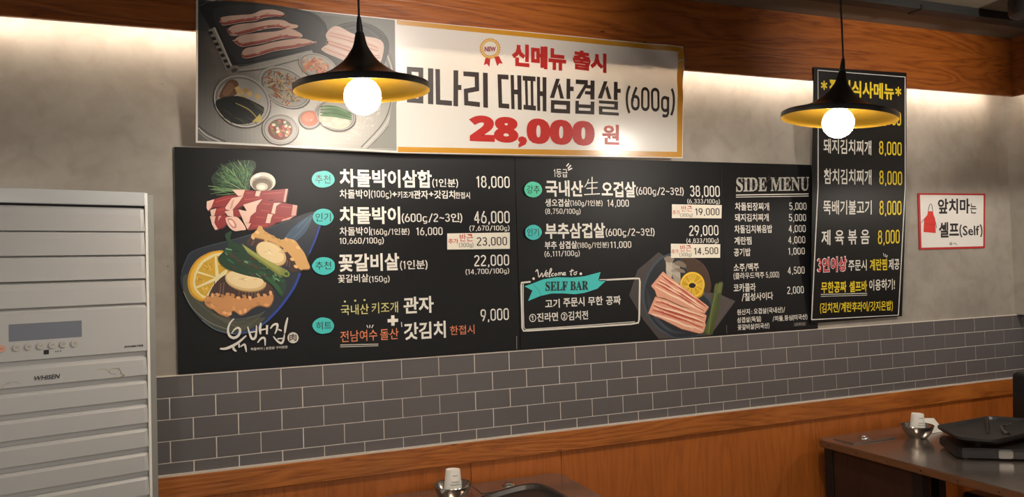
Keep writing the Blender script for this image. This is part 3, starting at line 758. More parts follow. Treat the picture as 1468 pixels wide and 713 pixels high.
T(em, BP, '肉', 414.6, 478.8, 489.4, 424.8, (40, 38, 38), M_INK, .02, off=BP.top+.0005)
W(b1, '차돌박이 | 삼겹살 구이전문', 359.3, 499, 503.6, 412.4, .006)

# painted pictures, right board
BP.top = .0004
A = Art(BP, 900, 360, 5.4875, off=.0004)
A.poly((66, 60, 59), [(10, 350), (75, 150), (160, 80), (240, 10), (320, 60), (250, 200), (200, 450), (300, 600), (370, 686), (245, 694), (120, 540)], False)
A.poly((78, 71, 69), [(596, 318), (720, 340), (845, 395), (650, 664), (560, 668), (540, 500)], False)
A.line((92, 84, 80), 4, [(720, 350), (800, 400), (660, 620)], False)
A.done('painted_cloth', M_INK, b2)
A = Art(BP, 900, 360, 5.4875, off=.0009)
A.poly((70, 50, 38), [(410, 40), (500, 48), (590, 100), (640, 190), (654, 300), (610, 330), (500, 250), (420, 120)])
A.line((50, 34, 26), 4, [(560, 85), (575, 100), (540, 130)]).line((96, 70, 52), 3, [(500, 52), (590, 104), (640, 195)])
A.done('painted_serving_board', M_INK, b2)
A = Art(BP, 900, 360, 5.4875, off=.0013)
A.poly((60, 74, 86), [(335, 20), (235, 70), (150, 190), (115, 330), (135, 470), (210, 590), (300, 655), (375, 686), (520, 676), (600, 640), (660, 480), (650, 390), (560, 300), (440, 100), (400, 40)])
A.poly((33, 37, 43), [(340, 30), (245, 80), (165, 195), (130, 330), (150, 465), (220, 580), (310, 645), (380, 680), (520, 670), (595, 630), (648, 480), (640, 400), (560, 310), (440, 110), (400, 50)])
for k in range(6): A.line((58, 68, 78), 4, [(150+k*7, 300+k*18), (168+k*10, 460+k*9), (260+k*14, 590+k*5), (370+k*18, 655-k)], taper=True)
A.done('painted_slate_plate', M_INK, b2)
A = Art(BP, 900, 360, 5.4875, off=.0022)
A.poly((178, 168, 152), [(300, 60), (345, 60), (352, 110), (348, 200), (330, 205), (302, 172), (300, 110)]).poly((142, 128, 112), [(284, 60), (320, 40), (362, 56), (352, 84), (316, 92)])
A.poly((160, 150, 136), [(352, 100), (400, 90), (410, 150), (412, 255), (362, 225), (350, 170)]).poly((122, 108, 94), [(362, 100), (400, 76), (450, 100), (456, 132), (420, 126)]).poly((130, 116, 102), [(340, 150), (390, 135), (440, 150), (448, 172), (400, 168), (350, 168)])
for i in range(9): A.line((206, 198, 184), 3, [(306+i*12, 95+i*9), (310+i*12, 150+i*8)], False)
A.done('painted_mushrooms', M_INK, b2)
A = Art(BP, 900, 360, 5.4875, off=.0030)
A.ell((150, 110, 26), 530, 312, 70, 62, 20).ell((206, 162, 36), 526, 306, 68, 60, 20)
A.ell((232, 194, 56), 508, 264, 96, 99).ell((204, 160, 36), 508, 265, 84, 87)
for i in range(30):
    t_ = 2*PI*i/30; A.line(random.choice([(170, 126, 24), (236, 204, 84)]), 4, [(506+32*math.cos(t_), 268+27*math.sin(t_)), (508+82*math.cos(t_+.05), 265+85*math.sin(t_+.05))], taper=True)
A.ell((226, 186, 60), 506, 268, 36, 30).ell((22, 18, 14), 506, 272, 27, 20)
A.done('painted_pineapple', M_INK, b2)
def pork(outline, p0, p1, q0, q1):
    """slab of meat: bands run between edge p0->p1 (top) and q0->q1 (bottom)"""
    A.poly((112, 66, 54), [(x+3, y+7) for x, y in outline], False).poly((212, 154, 128), outline, False)
    for k in range(9):
        t_ = (k+.5)/9
        s_ = [(p0[0]*(1-t_)+q0[0]*t_, p0[1]*(1-t_)+q0[1]*t_), (p1[0]*(1-t_)+q1[0]*t_, p1[1]*(1-t_)+q1[1]*t_)]
        pts = []
        for j in range(7):
            u_ = .03+.94*j/6; pts.append((s_[0][0]*(1-u_)+s_[1][0]*u_, s_[0][1]*(1-u_)+s_[1][1]*u_+random.uniform(-6, 6)))
        A.line([(228, 192, 164), (176, 78, 62), (214, 150, 124), (232, 204, 180), (170, 70, 56)][k % 5], random.uniform(11, 20), pts, taper=True)
    for k in range(16):
        t_ = random.random(); u_ = random.random()*.8
        x = (p0[0]*(1-t_)+q0[0]*t_)*(1-u_)+(p1[0]*(1-t_)+q1[0]*t_)*u_; y = (p0[1]*(1-t_)+q0[1]*t_)*(1-u_)+(p1[1]*(1-t_)+q1[1]*t_)*u_
        A.line(random.choice([(240, 214, 192), (190, 96, 78)]), 4, [(x, y), (x+26, y+18)], taper=True)
A = Art(BP, 900, 360, 5.4875, off=.0056)
pork([(182, 275), (275, 162), (400, 258), (520, 350), (636, 440), (602, 493), (420, 432), (290, 372), (228, 360), (212, 310)], (265, 175), (628, 440), (195, 280), (600, 488))
A.done('painted_pork_slice', M_INK, b2)
A = Art(BP, 900, 360, 5.4875, off=.0078)
pork([(158, 490), (214, 360), (300, 384), (420, 440), (540, 470), (618, 506), (606, 560), (615, 600), (606, 642), (560, 648), (420, 612), (260, 532)], (212, 372), (612, 508), (168, 490), (600, 640))
A.done('painted_pork_slice', M_INK, b2)
A = Art(BP, 900, 360, 5.4875, off=.0098)
for x0, y0, x1, y1, wd in ((700, 262, 622, 652, 34), (735, 250, 650, 655, 28), (720, 255, 600, 650, 20)):
    A.line(jit((70, 82, 38), 10), wd, [(x0, y0), ((x0+x1)/2+6, (y0+y1)/2), (x1, y1)])
    for k in range(5): A.poly(jit((92, 98, 52), 12), [(x0-k*3-12, y0+k*16+14), (x0-k*3, y0+k*16-14), (x0-k*3+12, y0+k*16+14)], False)
A.line((120, 126, 74), 5, [(690, 330), (655, 480), (632, 650)]).poly((60, 66, 34), [(570, 655), (600, 635), (625, 660)], False)
A.done('painted_asparagus', M_INK, b2)

# ------------------------------------------------------------------ hanging black lunch sign (leans out over the cove board)
zt_, yt_, zb_, yb_ = 2.575, TY-.031, 1.31, -.021
sb = (yt_-yb_)/(zt_-zb_); SP = Plane(yb_-sb*zb_, sb)
sg = empty('lunch_menu_sign', SP.flat(1228, 455), label='tall narrow black lunch menu sign with yellow title and prices', cat='sign')
def sheet(name, pl, quad, th, material, parent, bulge=0.0, nz=10):
    BLq, BRq, TRq, TLq = [pl.flat(*q) for q in quad]; V = []; F = []
    for j in range(nz+1):
        b = j/nz
        L_ = BLq.lerp(TLq, b); R_ = BRq.lerp(TRq, b) + Vector((bulge*math.sin(PI*b), 0, 0))
        for q in (L_, R_):
            V.append(q); V.append(q - pl.n*th)
    for j in range(nz):
        k = 4*j
        F += [(k, k+2, k+6, k+4), (k+1, k+5, k+7, k+3), (k, k+4, k+5, k+1), (k+2, k+3, k+7, k+6)]
    F += [(0, 1, 3, 2), (4*nz, 4*nz+2, 4*nz+3, 4*nz+1)]
    return obj(name, V, F, material, parent)
sheet('sign_sheet', SP, [(1162.2, 464), (1293, 453.6), (1299.5, 104.4), (1166.8, 96)], .004, M_SIGN, sg, .012)
Art(SP).line((206, 204, 200), 1.5, [(1163.4, 458.6), (1287.8, 452), (1297.6, 270), (1297.4, 110.5), (1172.5, 100.7), (1172.8, 180), (1172.6, 270), (1163.4, 458.6)], False).done('border_line', M_INK, sg)
YW = (232, 204, 40)
def Sg(s, xl, yt, yb, xr, yb2, col=WHITE, bold=.014): return T(sg, SP, s, xl, yt, yb, xr, col, M_INK, bold, yb2)
Sg('*', 1176.7, 115.6, 128.6, 1185.8, 129.2, YW, .0); Sg('점심식사메뉴', 1188.6, 112.6, 136.6, 1281.4, 143.6, YW, .03); Sg('*', 1283.2, 124.4, 137.4, 1292, 138, YW, .0)
Sg('차돌된장찌개', 1180.5, 155.5, 176, 1248.6, 179.6); Sg('8,000', 1259.6, 158.4, 180.6, 1291.4, 182.6, YW)
Sg('돼지김치찌개', 1180.4, 198.4, 219.8, 1248.8, 222.6); Sg('8,000', 1260, 202, 223.6, 1292.3, 225.6, YW)
Sg('참치김치찌개', 1180.9, 241.6, 264, 1249, 265.2); Sg('8,000', 1260.3, 244.4, 266.6, 1293, 268, YW)
Sg('뚝배기불고기', 1180, 287.2, 308, 1249.3, 307.6); Sg('8,000', 1260.5, 287.8, 310.6, 1292, 310.6, YW)
Sg('제 육 볶 음', 1177.4, 330, 352, 1246.3, 350); Sg('8,000', 1258.4, 330.4, 352.6, 1289.4, 351.2, YW)
Sg('3인이상', 1170.6, 369, 392, 1214, 389.6, (230, 222, 218), .06)
T(sg, SP, '3인이상', 1171.8, 370.4, 391, 1213, (190, 40, 52), M_INK, .024, 388.6, off=.0018)
Sg('주문시', 1216, 372.6, 388.6, 1242.2, 388); Sg('계란찜', 1246.6, 371.7, 388.4, 1271.4, 387.6, YW); Sg('제공', 1273.7, 371.4, 387.4, 1289, 386.6)
Sg('무한공짜', 1177, 404.4, 421, 1213.2, 419.4, YW, .02); Sg('셀프바', 1217.4, 403.2, 419.4, 1242.8, 418.4, YW, .02); Sg('이용하기!', 1245.8, 401.2, 417.4, 1282.6, 415.6)
Sg('(김치전/계란후라이/갓지은밥)', 1175.3, 434.4, 450.4, 1279.6, 446.4, YW)
mark(sg, SP, 'chalk_underline', (200, 198, 190), 1.1, [(1176.6, 422.4), (1242.8, 420.8)]); mark(sg, SP, 'chalk_underline', (200, 198, 190), .9, [(1176.6, 425.2), (1242.8, 423.4)])
for p_, q_ in (((1266.2, 363), (1267.6, 368)), ((1269.2, 364.6), (1270, 369)), ((1272.2, 366), (1270.8, 369.4))): mark(sg, SP, 'chalk_tick', WHITE, .9, [p_, q_])

# ------------------------------------------------------------------ apron sign
AP = Plane(-.0055)
asg = empty('apron_sign', AP.flat(1365, 357), label='small white sign with red border and red apron picture', cat='sign')
q = [(1318.3, 358.3), (1412, 356), (1412.6, 277.8), (1316, 277)]
sheet('sign_sheet', AP, q, .004, mat('sign_red', (178, 38, 40), .35), asg)
Art(AP, off=.0004).poly((222, 218, 212), [(1321, 355.4), (1409.4, 353.2), (1410, 280.2), (1318.8, 279.6)], False).done('white_face', M_INK, asg)
def Ap(s, xl, yt, yb, xr, yb2=None, bold=.03): return T(asg, AP, s, xl, yt, yb, xr, (34, 32, 34), M_INK, bold, yb2)
Ap('앞치마', 1344.2, 285, 307, 1390.2, 306.4); Ap('는', 1391, 291.8, 306.2, 1400, None, .015)
Ap('셀프', 1345.8, 318.8, 341, 1374.5, 340.4); Ap('(Self)', 1375.7, 321.8, 341, 1408.7, None, .015)
a = Art(AP, off=.0012)
a.poly((206, 46, 38), [(1330, 303), (1337.2, 303), (1338, 308), (1340.4, 314), (1341.2, 334.4), (1323.8, 332.8), (1324.6, 314), (1329.4, 308)], False)
a.line((150, 30, 28), .7, [(1326, 321), (1340, 322)], False).line((40, 36, 36), .7, [(1330.4, 303), (1332.2, 295), (1334.4, 292.6), (1336, 296), (1337, 303)]).line((40, 36, 36), .7, [(1324.6, 314), (1320.6, 319.6)], False).line((40, 36, 36), .7, [(1340.4, 317), (1342.4, 327)], False)
for st in ([(1361, 348), (1362.6, 352)], [(1361, 350.6), (1365, 349.6)], [(1363, 346.8), (1364.2, 352)], [(1366, 348.4), (1367.2, 351), (1369, 348)], [(1369.4, 349), (1371.6, 351.6)]): a.line((60, 54, 54), .7, st, False)
a.done('apron_picture', M_INK, asg)

# ------------------------------------------------------------------ banner over the boards
zt_, yt_, zb_, yb_ = 2.585, TY-.034, 2.108, -.076
sb = (yt_-yb_)/(zt_-zb_)
def ripple(P):
    k = max(0.0, min(1.0, (P.x-1.30)/.4))
    edge = max(0.0, min(1.0, (P.x-1.6)/.45))
    return k*.0022*math.sin(P.x*9+P.z*3) + edge*.006*max(0.0, min(1.0, (P.z-2.30)/.2))*math.sin((P.x*.8+P.z)*38)
NP = Plane(yb_-sb*zb_, sb, ripple)
bn = empty('banner', NP.flat(630, 222), label='wide white vinyl banner with grill photo hung from the wooden cove board', cat='banner')
BTL, BTM, BTR = (281, -2.6), (567, 27.6), (980, 66.8)
BBL, BBM, BBR = (280.6, 204.6), (570.4, 219.4), (978.6, 227)
VW = (246, 242, 234); GO = (218, 160, 44)
grid_print('vinyl_sheet', NP, BBL, BBM, BTM, BTL, lambda a_, b_: VW, M_VINYL, bn, 16, 10)
grid_print('vinyl_sheet', NP, BBM, BBR, BTR, BTM, lambda a_, b_: VW, M_VINYL, bn, 60, 16)
for qd in ([(570.4, 218), (977.6, 225.8), (977.2, 218), (570.2, 210.6)], [(569.4, 35.2), (971, 74.4), (978.6, 68.2), (568.6, 28.6)], [(970.4, 219), (977.6, 225.6), (979, 68.6), (971, 74.4)]):
    grid_print('gold_border', NP, *qd, lambda a_, b_: GO, M_VINYL, bn, 50 if qd[1][0]-qd[0][0] > 50 else 2, 2 if qd[1][0]-qd[0][0] > 50 else 14, .0012)
MP_ = M_PRINT
def Bn(s, xl, yt, yb, xr, yb2, col, bold): return T(bn, NP, s, xl, yt, yb, xr, col, MP_, bold, yb2, off=.002)
BK = (58, 46, 42); RDB = (190, 44, 38)
Bn('신메뉴', 733.6, 61.8, 95, 811.2, 102.2, RDB, .05); Bn('출시', 821, 71, 99.4, 869.2, 105, RDB, .05)
# block headline: each syllable is drawn from straight strokes in a cell, as printed
def block(s_list, name='headline_lettering'):
    for cell, strokes in s_list:
        (x0, y0), (x1, y1), (x2, y2), (x3, y3) = cell      # tl, tr, br, bl
        A_ = Art(NP, off=.002)
        for k, poly in enumerate(strokes):
            pts = []
            for u_, v_ in poly:
                xa, ya = x0+(x1-x0)*u_, y0+(y1-y0)*u_; xb, yb_2 = x3+(x2-x3)*u_, y3+(y2-y3)*u_
                pts.append((xa+(xb-xa)*v_, ya+(yb_2-ya)*v_))
            A_.poly(BK, pts, False)
        A_.done(name, MP_, bn)
def R(u0, v0, u1, v1): return [(u0, v0), (u1, v0), (u1, v1), (u0, v1)]
S_MI = [R(0, 0, .18, 1), R(.44, 0, .62, 1), R(.18, 0, .44, .13), R(.18, .87, .44, 1), R(.80, 0, 1, 1)]
S_NA = [R(0, 0, .18, 1), R(.18, .86, .66, 1), R(.72, 0, .91, 1), R(.91, .40, 1.04, .54)]
S_RI = [R(0, 0, .62, .14), R(.45, .14, .62, .52), R(0, .52, .17, 1), R(.17, .86, .64, 1), [(0, .52), (.62, .40), (.62, .54), (0, .66)], R(.78, 0, .97, 1)]
S_DAE = [R(0, 0, .46, .14), R(0, .14, .16, .86), R(0, .86, .46, 1), R(.55, 0, .69, 1), R(.69, .42, .83, .56), R(.83, 0, 1, 1)]
S_PAE = [R(0, 0, .54, .14), R(.09, .14, .2, .86), R(.33, .14, .44, .86), R(0, .86, .54, 1), R(.6, 0, .73, 1), R(.73, .42, .84, .56), R(.84, 0, 1, 1)]
S_SAM = [[(.26, .02), (.42, .02), (.18, .58), (0, .58)], [(.32, .24), (.42, .14), (.60, .58), (.44, .58)], R(.70, 0, .86, .58), R(.86, .22, 1.0, .35), R(.05, .64, .2, 1), R(.7, .64, .86, 1), R(.2, .64, .7, .76), R(.2, .88, .7, 1)]
S_GYEOP = [R(.05, 0, .58, .13), [(.44, .13), (.58, .13), (.24, .56), (.06, .56)], R(.70, 0, .88, .56), R(.5, .14, .70, .24), R(.46, .32, .70, .42), R(.05, .62, .2, 1), R(.72, .62, .88, 1), R(.2, .72, .72, .82), R(.2, .9, .72, 1)]
S_SAL = [[(.26, 0), (.42, 0), (.18, .52), (0, .52)], [(.32, .22), (.42, .12), (.60, .52), (.44, .52)], R(.70, 0, .86, .54), R(.86, .2, 1.0, .32), R(.05, .58, .88, .67), R(.72, .67, .88, .75), R(.05, .75, .88, .83), R(.05, .83, .2, .91), R(.05, .91, .92, 1)]
block([(((583.2, 95.7), (621, 98.4), (621, 149.8), (583.2, 146.8)), S_MI), (((624, 99), (660, 101.4), (659.6, 153), (624.8, 149.9)), S_NA), (((664, 102.4), (700, 104.8), (700.4, 155), (665.4, 151)), S_RI),
       (((713, 106.6), (747, 108.4), (747.8, 157.8), (714.6, 154.6)), S_DAE), (((749, 108.8), (783, 111), (783, 160), (750.4, 157)), S_PAE),
       (((788, 111.4), (822, 113.6), (821.6, 163.4), (787.6, 161.6)), S_SAM), (((823.4, 114), (856, 116), (855.4, 164.6), (822.6, 163)), S_GYEOP), (((857, 116), (890, 117.8), (889.6, 166.2), (856.6, 164.2)), S_SAL)])
Bn('(600g)', 897, 121.8, 166, 967, 169.6, BK, .022)
T(bn, NP, '28,000', 672, 164.8, 209.4, 851.6, RDB, MP_, .045, 216, off=.002)
T(bn, NP, '원', 862.7, 178.4, 207.4, 887.7, (196, 70, 50), MP_, .03, 208, off=.002)
# rosette
NP.top = .0016
A = Art(NP, 680, 40, 7.34)
A.poly((196, 40, 36), [(120, 300), (98, 395), (130, 378), (158, 412), (168, 320)], False).poly((196, 40, 36), [(210, 310), (240, 404), (262, 372), (298, 378), (255, 295)], False)
A.poly((206, 150, 66), [((165+(112 if i % 2 else 102)*math.cos(2*PI*i/48)), 218+(112 if i % 2 else 102)*math.sin(2*PI*i/48)) for i in range(48)], False)
A.ell((232, 196, 120), 165, 218, 96, 96).ell((200, 146, 64), 165, 218, 84, 84).ell((228, 220, 206), 165, 218, 76, 76)
ro = A.done('rosette', MP_, bn)
T(ro, NP, 'NEW', 694.3, 67, 74, 710.4, (150, 40, 66), MP_, .03, 74.2, off=NP.top+.0026)
# printed grill photo
PH = [(283.6, 202), (568.6, 216.4), (566, 28.6), (284, -1)]
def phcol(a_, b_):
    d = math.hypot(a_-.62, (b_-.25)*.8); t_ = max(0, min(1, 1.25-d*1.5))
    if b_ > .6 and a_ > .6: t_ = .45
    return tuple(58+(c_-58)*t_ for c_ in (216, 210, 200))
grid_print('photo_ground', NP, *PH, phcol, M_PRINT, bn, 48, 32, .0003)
NP.top = .0006
A = Art(NP, 260, 0, 2.9706)
A.line((196, 190, 182), 5, [(72, 545), (110, 578), (165, 602)]).line((70, 68, 66), 4, [(72, 535), (120, 572), (190, 604)]).line((150, 146, 140), 4, [(72, 560), (100, 585), (125, 600)])
A.line((206, 202, 196), 5, [(780, 110), (860, 200), (905, 330), (905, 430), (870, 530), (775, 632)]).line((98, 96, 92), 4, [(774, 118), (850, 205), (895, 330), (893, 430), (858, 525), (765, 628)]).line((112, 110, 106), 4, [(790, 108), (872, 200), (914, 330), (914, 440), (880, 540), (792, 634)])
A.poly((150, 148, 140), [(900, 420), (915, 380), (916, 632), (800, 632), (880, 545)], False)
for i in range(60):
    t_ = random.uniform(.3, 1.45); r1 = random.uniform(.72, .95)
    x, y = 640+250*r1*math.cos(t_), 400+215*r1*math.sin(t_)
    A.line(jit((226, 220, 210), 24), 2.4, [(x, y), (x-14*math.sin(t_), y+12*math.cos(t_))], False)
A.poly((112, 112, 106), [(420, 38), (560, 62), (760, 78), (820, 130), (700, 110), (610, 140), (540, 100)], False)
A.poly((44, 42, 42), [(78, 30), (110, 6), (300, 10), (530, 46), (600, 84), (622, 128), (618, 196), (500, 226), (330, 268), (240, 284), (205, 262), (160, 190), (118, 110)])
A.poly((56, 54, 54), [(140, 40), (320, 24), (520, 56), (590, 98), (606, 130), (600, 180), (330, 256), (256, 268), (222, 246), (180, 170)])
A.line((98, 96, 94), 3, [(232, 280), (330, 266), (500, 226), (616, 196)]).line((110, 104, 98), 2.5, [(70, 30), (110, 8), (180, 0)], False)
A.line((176, 170, 160), 8, [(225, 300), (330, 288), (430, 262), (545, 236)]).line((90, 84, 80), 4, [(235, 308), (340, 296), (440, 270), (545, 243)])
A.line((176, 168, 156), 30, [(128, 122), (160, 190), (205, 296)], False).line((224, 214, 200), 8, [(140, 118), (172, 188), (214, 286)], False)
for k in range(7): A.poly((44, 40, 38), [(114+k*12.5, 136+k*24), (130+k*12.5, 132+k*24), (137+k*12.5, 145+k*24), (121+k*12.5, 149+k*24)], False)
A.ell((150, 142, 132), 222, 298, 26, 18, -20).ell((92, 84, 78), 226, 300, 14, 9, -20)
A.poly((50, 48, 48), [(560, 200), (660, 110), (780, 96), (870, 150), (880, 230), (820, 330), (690, 310), (590, 250)])
A.line((96, 96, 94), 3, [(640, 120), (770, 98), (868, 152)]).line((120, 120, 116), 2, [(680, 128), (770, 118), (840, 160)])
A.done('photo_tray_and_pans', MP_, bn)
A = Art(NP, 260, 0, 2.9706, off=.0034)
FATC, LEAN, LEAN2 = (226, 186, 166), (178, 92, 78), (150, 66, 58)
S648 = lambda L_: [(20/1*2.9706+x/6.48*2.9706, y/6.48*2.9706) for x, y in L_]   # from the 6.48x crop at (280,0)
strips = [S648([(230, 172), (300, 150), (420, 140), (530, 130), (620, 95), (720, 90), (800, 110), (826, 132), (800, 150), (650, 165), (560, 195), (440, 208), (320, 230), (250, 236)]),
          S648([(300, 272), (380, 230), (560, 210), (700, 185), (820, 190), (880, 220), (950, 235), (940, 260), (850, 268), (760, 260), (640, 272), (560, 292), (480, 312), (350, 338), (305, 305)]),
          S648([(365, 370), (430, 330), (600, 305), (760, 290), (870, 265), (960, 300), (995, 330), (970, 350), (800, 362), (640, 402), (500, 428), (430, 436), (370, 402)]),
          [(256, 232), (275, 206), (330, 196), (400, 178), (500, 164), (552, 174), (558, 186), (480, 206), (400, 218), (330, 238), (272, 250)]]
for s_ in strips:
    A.poly((30, 26, 26), [(x+4, y+5) for x, y in s_]).poly(FATC, s_)
    xs = min(p_[0] for p_ in s_); xe = max(p_[0] for p_ in s_); k = len(s_)//2+1
    low = s_[k:]+s_[:1]
    mid = [(x, y-(9 if 0 < i < len(low)-1 else 2)) for i, (x, y) in enumerate(low)]
    A.line(LEAN, 13, mid, taper=True)
    A.line(LEAN2, 5, [(x, y+4) for x, y in mid], taper=True)
    for i in range(14):
        j = random.randrange(len(mid)-1); x = mid[j][0]+random.uniform(-14, 14); y = mid[j][1]+random.uniform(-8, 4)
        A.line(random.choice([(236, 204, 186), LEAN2, (200, 118, 100)]), 3, [(x, y), (x+random.uniform(8, 22), y-random.uniform(0, 5))], False)
A.done('photo_pork_strips', MP_, bn)
A = Art(NP, 260, 0, 2.9706, off=.0034)
A.poly((232, 196, 178), [(614, 150), (640, 118), (672, 114), (740, 148), (850, 172), (856, 240), (820, 318), (760, 290), (690, 258), (596, 214), (626, 186)])
for k in range(8):
    A.line([(214, 150, 130), (238, 210, 196), (204, 130, 108)][k % 3], random.uniform(4, 8), [(606+k*4, 206-k*11), (690+k*4, 238-k*13), (790+k*5, 276-k*13), (850-k*2, 262-k*9)], taper=True)
A.done('photo_pork_belly', MP_, bn)
def dish(cx, cy, rx, ry, rot, fill):
    global A
    A = Art(NP, 260, 0, 2.9706, off=.0036)
    A.ell((92, 86, 80), cx+4, cy+6, rx, ry, rot).ell((206, 200, 190), cx, cy, rx, ry, rot).ell((146, 138, 128), cx, cy, rx*.955, ry*.95, rot).ell((186, 180, 170), cx+2, cy+2, rx*.88, ry*.88, rot)
    fill(); A.done('photo_side_dish', MP_, bn)
def f1():
    A.poly((120, 84, 60), [(160, 410), (200, 345), (240, 350), (236, 400), (190, 420)]).poly((150, 112, 80), [(175, 400), (205, 352), (225, 372), (200, 408)])
    for i in range(16): 
        x, y = random.uniform(235, 345), random.uniform(368, 430); 
        if y > 372+(x-235)*.6-12: A.poly(jit((216, 178, 110), 18), [(x-14, y-6), (x+4, y-14), (x+15, y+2), (x-2, y+13)], False)
    A.poly((34, 34, 30), [(146, 432), (240, 410), (330, 446), (352, 468), (320, 516), (240, 530), (180, 500)])
    for i in range(16):
        x, y = random.uniform(160, 310), random.uniform(425, 505); A.line(random.choice([(58, 60, 48), (22, 22, 20), (84, 84, 64)]), 3.5, [(x, y), (x+30, y+16), (x+44, y+30)], taper=True)
    A.line((180, 160, 90), 5, [(230, 440), (290, 470), (330, 515)], taper=True).poly((206, 184, 96), [(300, 520), (335, 485), (345, 520)], False)
def f2():
    for i in range(230):
        r_ = math.sqrt(random.random()); t_ = random.uniform(0, 2*PI); x, y = 440+84*r_*math.cos(t_), 372+64*r_*math.sin(t_); y += (x-440)*.35
        A.line(random.choice([(216, 186, 130), (150, 122, 78), (190, 84, 56), (228, 204, 156), (120, 104, 66)]), 3.6, [(x, y), (x+random.uniform(-24, 24), y+random.uniform(-18, 18))], False)
def f3():
    for i in range(110):
        r_ = math.sqrt(random.random()); t_ = random.uniform(0, 2*PI); x, y = 572+58*r_*math.cos(t_), 278+32*r_*math.sin(t_); y += (x-580)*.25
        A.line(random.choice([(216, 116, 70), (232, 160, 110), (190, 80, 50), (238, 196, 150)]), 6, [(x, y), (x+random.uniform(-20, 20), y+random.uniform(4, 18))], False)
def f4():
    A.ell((122, 52, 34), 420, 552, 52, 45)
    for i in range(46):
        r_ = math.sqrt(random.random()); t_ = random.uniform(0, 2*PI); x, y = 420+44*r_*math.cos(t_), 550+36*r_*math.sin(t_)
        A.poly(random.choice([(232, 214, 190), (200, 70, 40), (96, 116, 50), (240, 226, 206), (214, 120, 60)]), [(x-6, y-4), (x+4, y-6), (x+7, y+4), (x-3, y+6)], False)
def f5(): A.ell((210, 112, 70), 545, 506, 39, 33).ell((226, 140, 98), 540, 500, 26, 20).ell((244, 214, 190), 552, 512, 4, 3)
def f6():
    A.ell((226, 214, 190), 650, 512, 68, 36, 14)
    for i in range(12):
        x, y = random.uniform(605, 700), random.uniform(500, 540); A.ell((240, 230, 208), x, y, 11, 8, 20, 12)
    for k in range(4): A.line(jit((86, 128, 70), 14), 12, [(590, 456+k*12), (650, 458+k*12), (724, 486+k*8)], taper=True)
    A.line((150, 184, 130), 3, [(600, 458), (660, 462), (705, 480)]).line((52, 84, 44), 3, [(598, 486), (660, 486), (715, 502)])
dish(440, 372, 116, 78, 30, f2); dish(580, 282, 84, 50, 22, f3); dish(258, 432, 124, 106, 30, f1); dish(420, 550, 76, 65, 0, f4); dish(545, 508, 45, 38, 0, f5); dish(655, 490, 86, 64, 18, f6)

# ------------------------------------------------------------------ pendant lamps
def pendant(px, py, width, tilt, lean, label):
    d = FPX*.40/width
    C = CAM + ray(px, py)*d                       # centre of the rim
    t = empty('pendant_lamp', C, 0, label, 'lamp')
    Mt = Matrix.Rotation(tilt, 4, _f) @ Matrix.Rotation(math.radians(lean), 4, _r)
    prof = [(.006, .215), (.0075, .205), (.009, .19), (.0095, .174), (.0125, .172), (.0150, .160), (.0190, .141), (.024, .128), (.031, .117), (.042, .100), (.054, .086), (.072, .071), (.094, .056), (.120, .043), (.150, .032), (.176, .0245), (.196, .0195), (.200, .0165), (.2005, .012), (.2, -.001)]
    inner = [(.1985, -.0012), (.1955, .006), (.190, .0125), (.165, .0205), (.135, .0305), (.105, .043), (.08, .0575), (.06, .071), (.045, .084), (.033, .10), (.024, .112), (.0, .114)]
    lathe('shade', prof[4:] + [(.1985, -.0012)], M_BLACK, t, 72, M=Mt)
    lathe('shade_lining', inner, M_GOLD, t, 72, M=Mt)
    lathe('cord_grip', [(.0, .222)]+[(.0045, .222)]+prof[:4]+[(.0125, .171), (0, .171)], M_LEG, t, 24, M=Mt)
    lathe('bulb_socket', [(0, .113), (.02, .113), (.021, .06), (.018, .035), (0, .035)], M_PAPER, t, 24, M=Mt)
    bp_ = [(0.0, .042), (.013, .042), (.016, .032)]
    for i in range(15):
        a_ = math.radians(62-i*(152/14)); bp_.append((.0545*math.cos(a_), -.015+.0545*math.sin(a_)))
    bp_.append((0, -.0695))
    lathe('bulb', bp_, M_BULB, t, 40, M=Mt)
    top = Mt @ Vector((0, 0, .218))
    tube('cord', [top, (top.x*1.02, top.y*1.02, .32), (top.x*.9, top.y*.9, ZC-C.z)], .0033, M_LEG, t, 8)
    lathe('ceiling_cup', [(0, ZC-C.z-.028), (.03, ZC-C.z-.028), (.042, ZC-C.z-.012), (.045, ZC-C.z-.0005), (0, ZC-C.z-.0005)], M_BLACK, t, 28)
pendant(519.6, 131, 193.6, math.radians(-.8), 2.6, 'black trumpet pendant lamp in front of the grill photo banner')
pendant(1202.0, 170.6, 157.4, math.radians(6.2), 1.5, 'black trumpet pendant lamp in front of the tall lunch menu sign')

# ------------------------------------------------------------------ air conditioner
AC0 = Vector((-.120, -.364, 0)); AA = math.radians(16)
ac = empty('air_conditioner', AC0 + Vector((math.cos(AA), math.sin(AA), 0))*-.276, AA, 'white floor standing air conditioner with slatted front beside the left menu board', 'air conditioner')
HW = .276
def acb(name, x0, x1, y0, y1, z0, z1, m_, bev=.0, par=None):   # local box
    return bm_obj(name, box_bm(x0, x1, y0, y1, z0, z1, bev), m_, par or ac)
def prism(name, prof, z0, z1, m_, par=None):
    n = len(prof); V = [(x, y, z0) for x, y in prof] + [(x, y, z1) for x, y in prof]
    F = [tuple(range(n))[::-1], tuple(range(n, 2*n))] + [(i, (i+1) % n, n+(i+1) % n, n+i) for i in range(n)]
    return obj(name, V, F, m_, par or ac, local=True)
prism('casing', [(-HW+.001, .016), (HW-.001, .016), (HW+.036, .062), (HW+.036, .30), (-HW-.036, .30), (-HW-.036, .062)], .02, 1.893, M_ACSIDE)
acb('plinth', -HW-.02, HW+.02, .04, .30, 0, .03, M_ACDARK)
for sx in (-1, 1): acb('edge_strip', sx*HW-.004, sx*HW+.004, -.004, .024, .03, 1.8925, M_ACTRIM, .001)
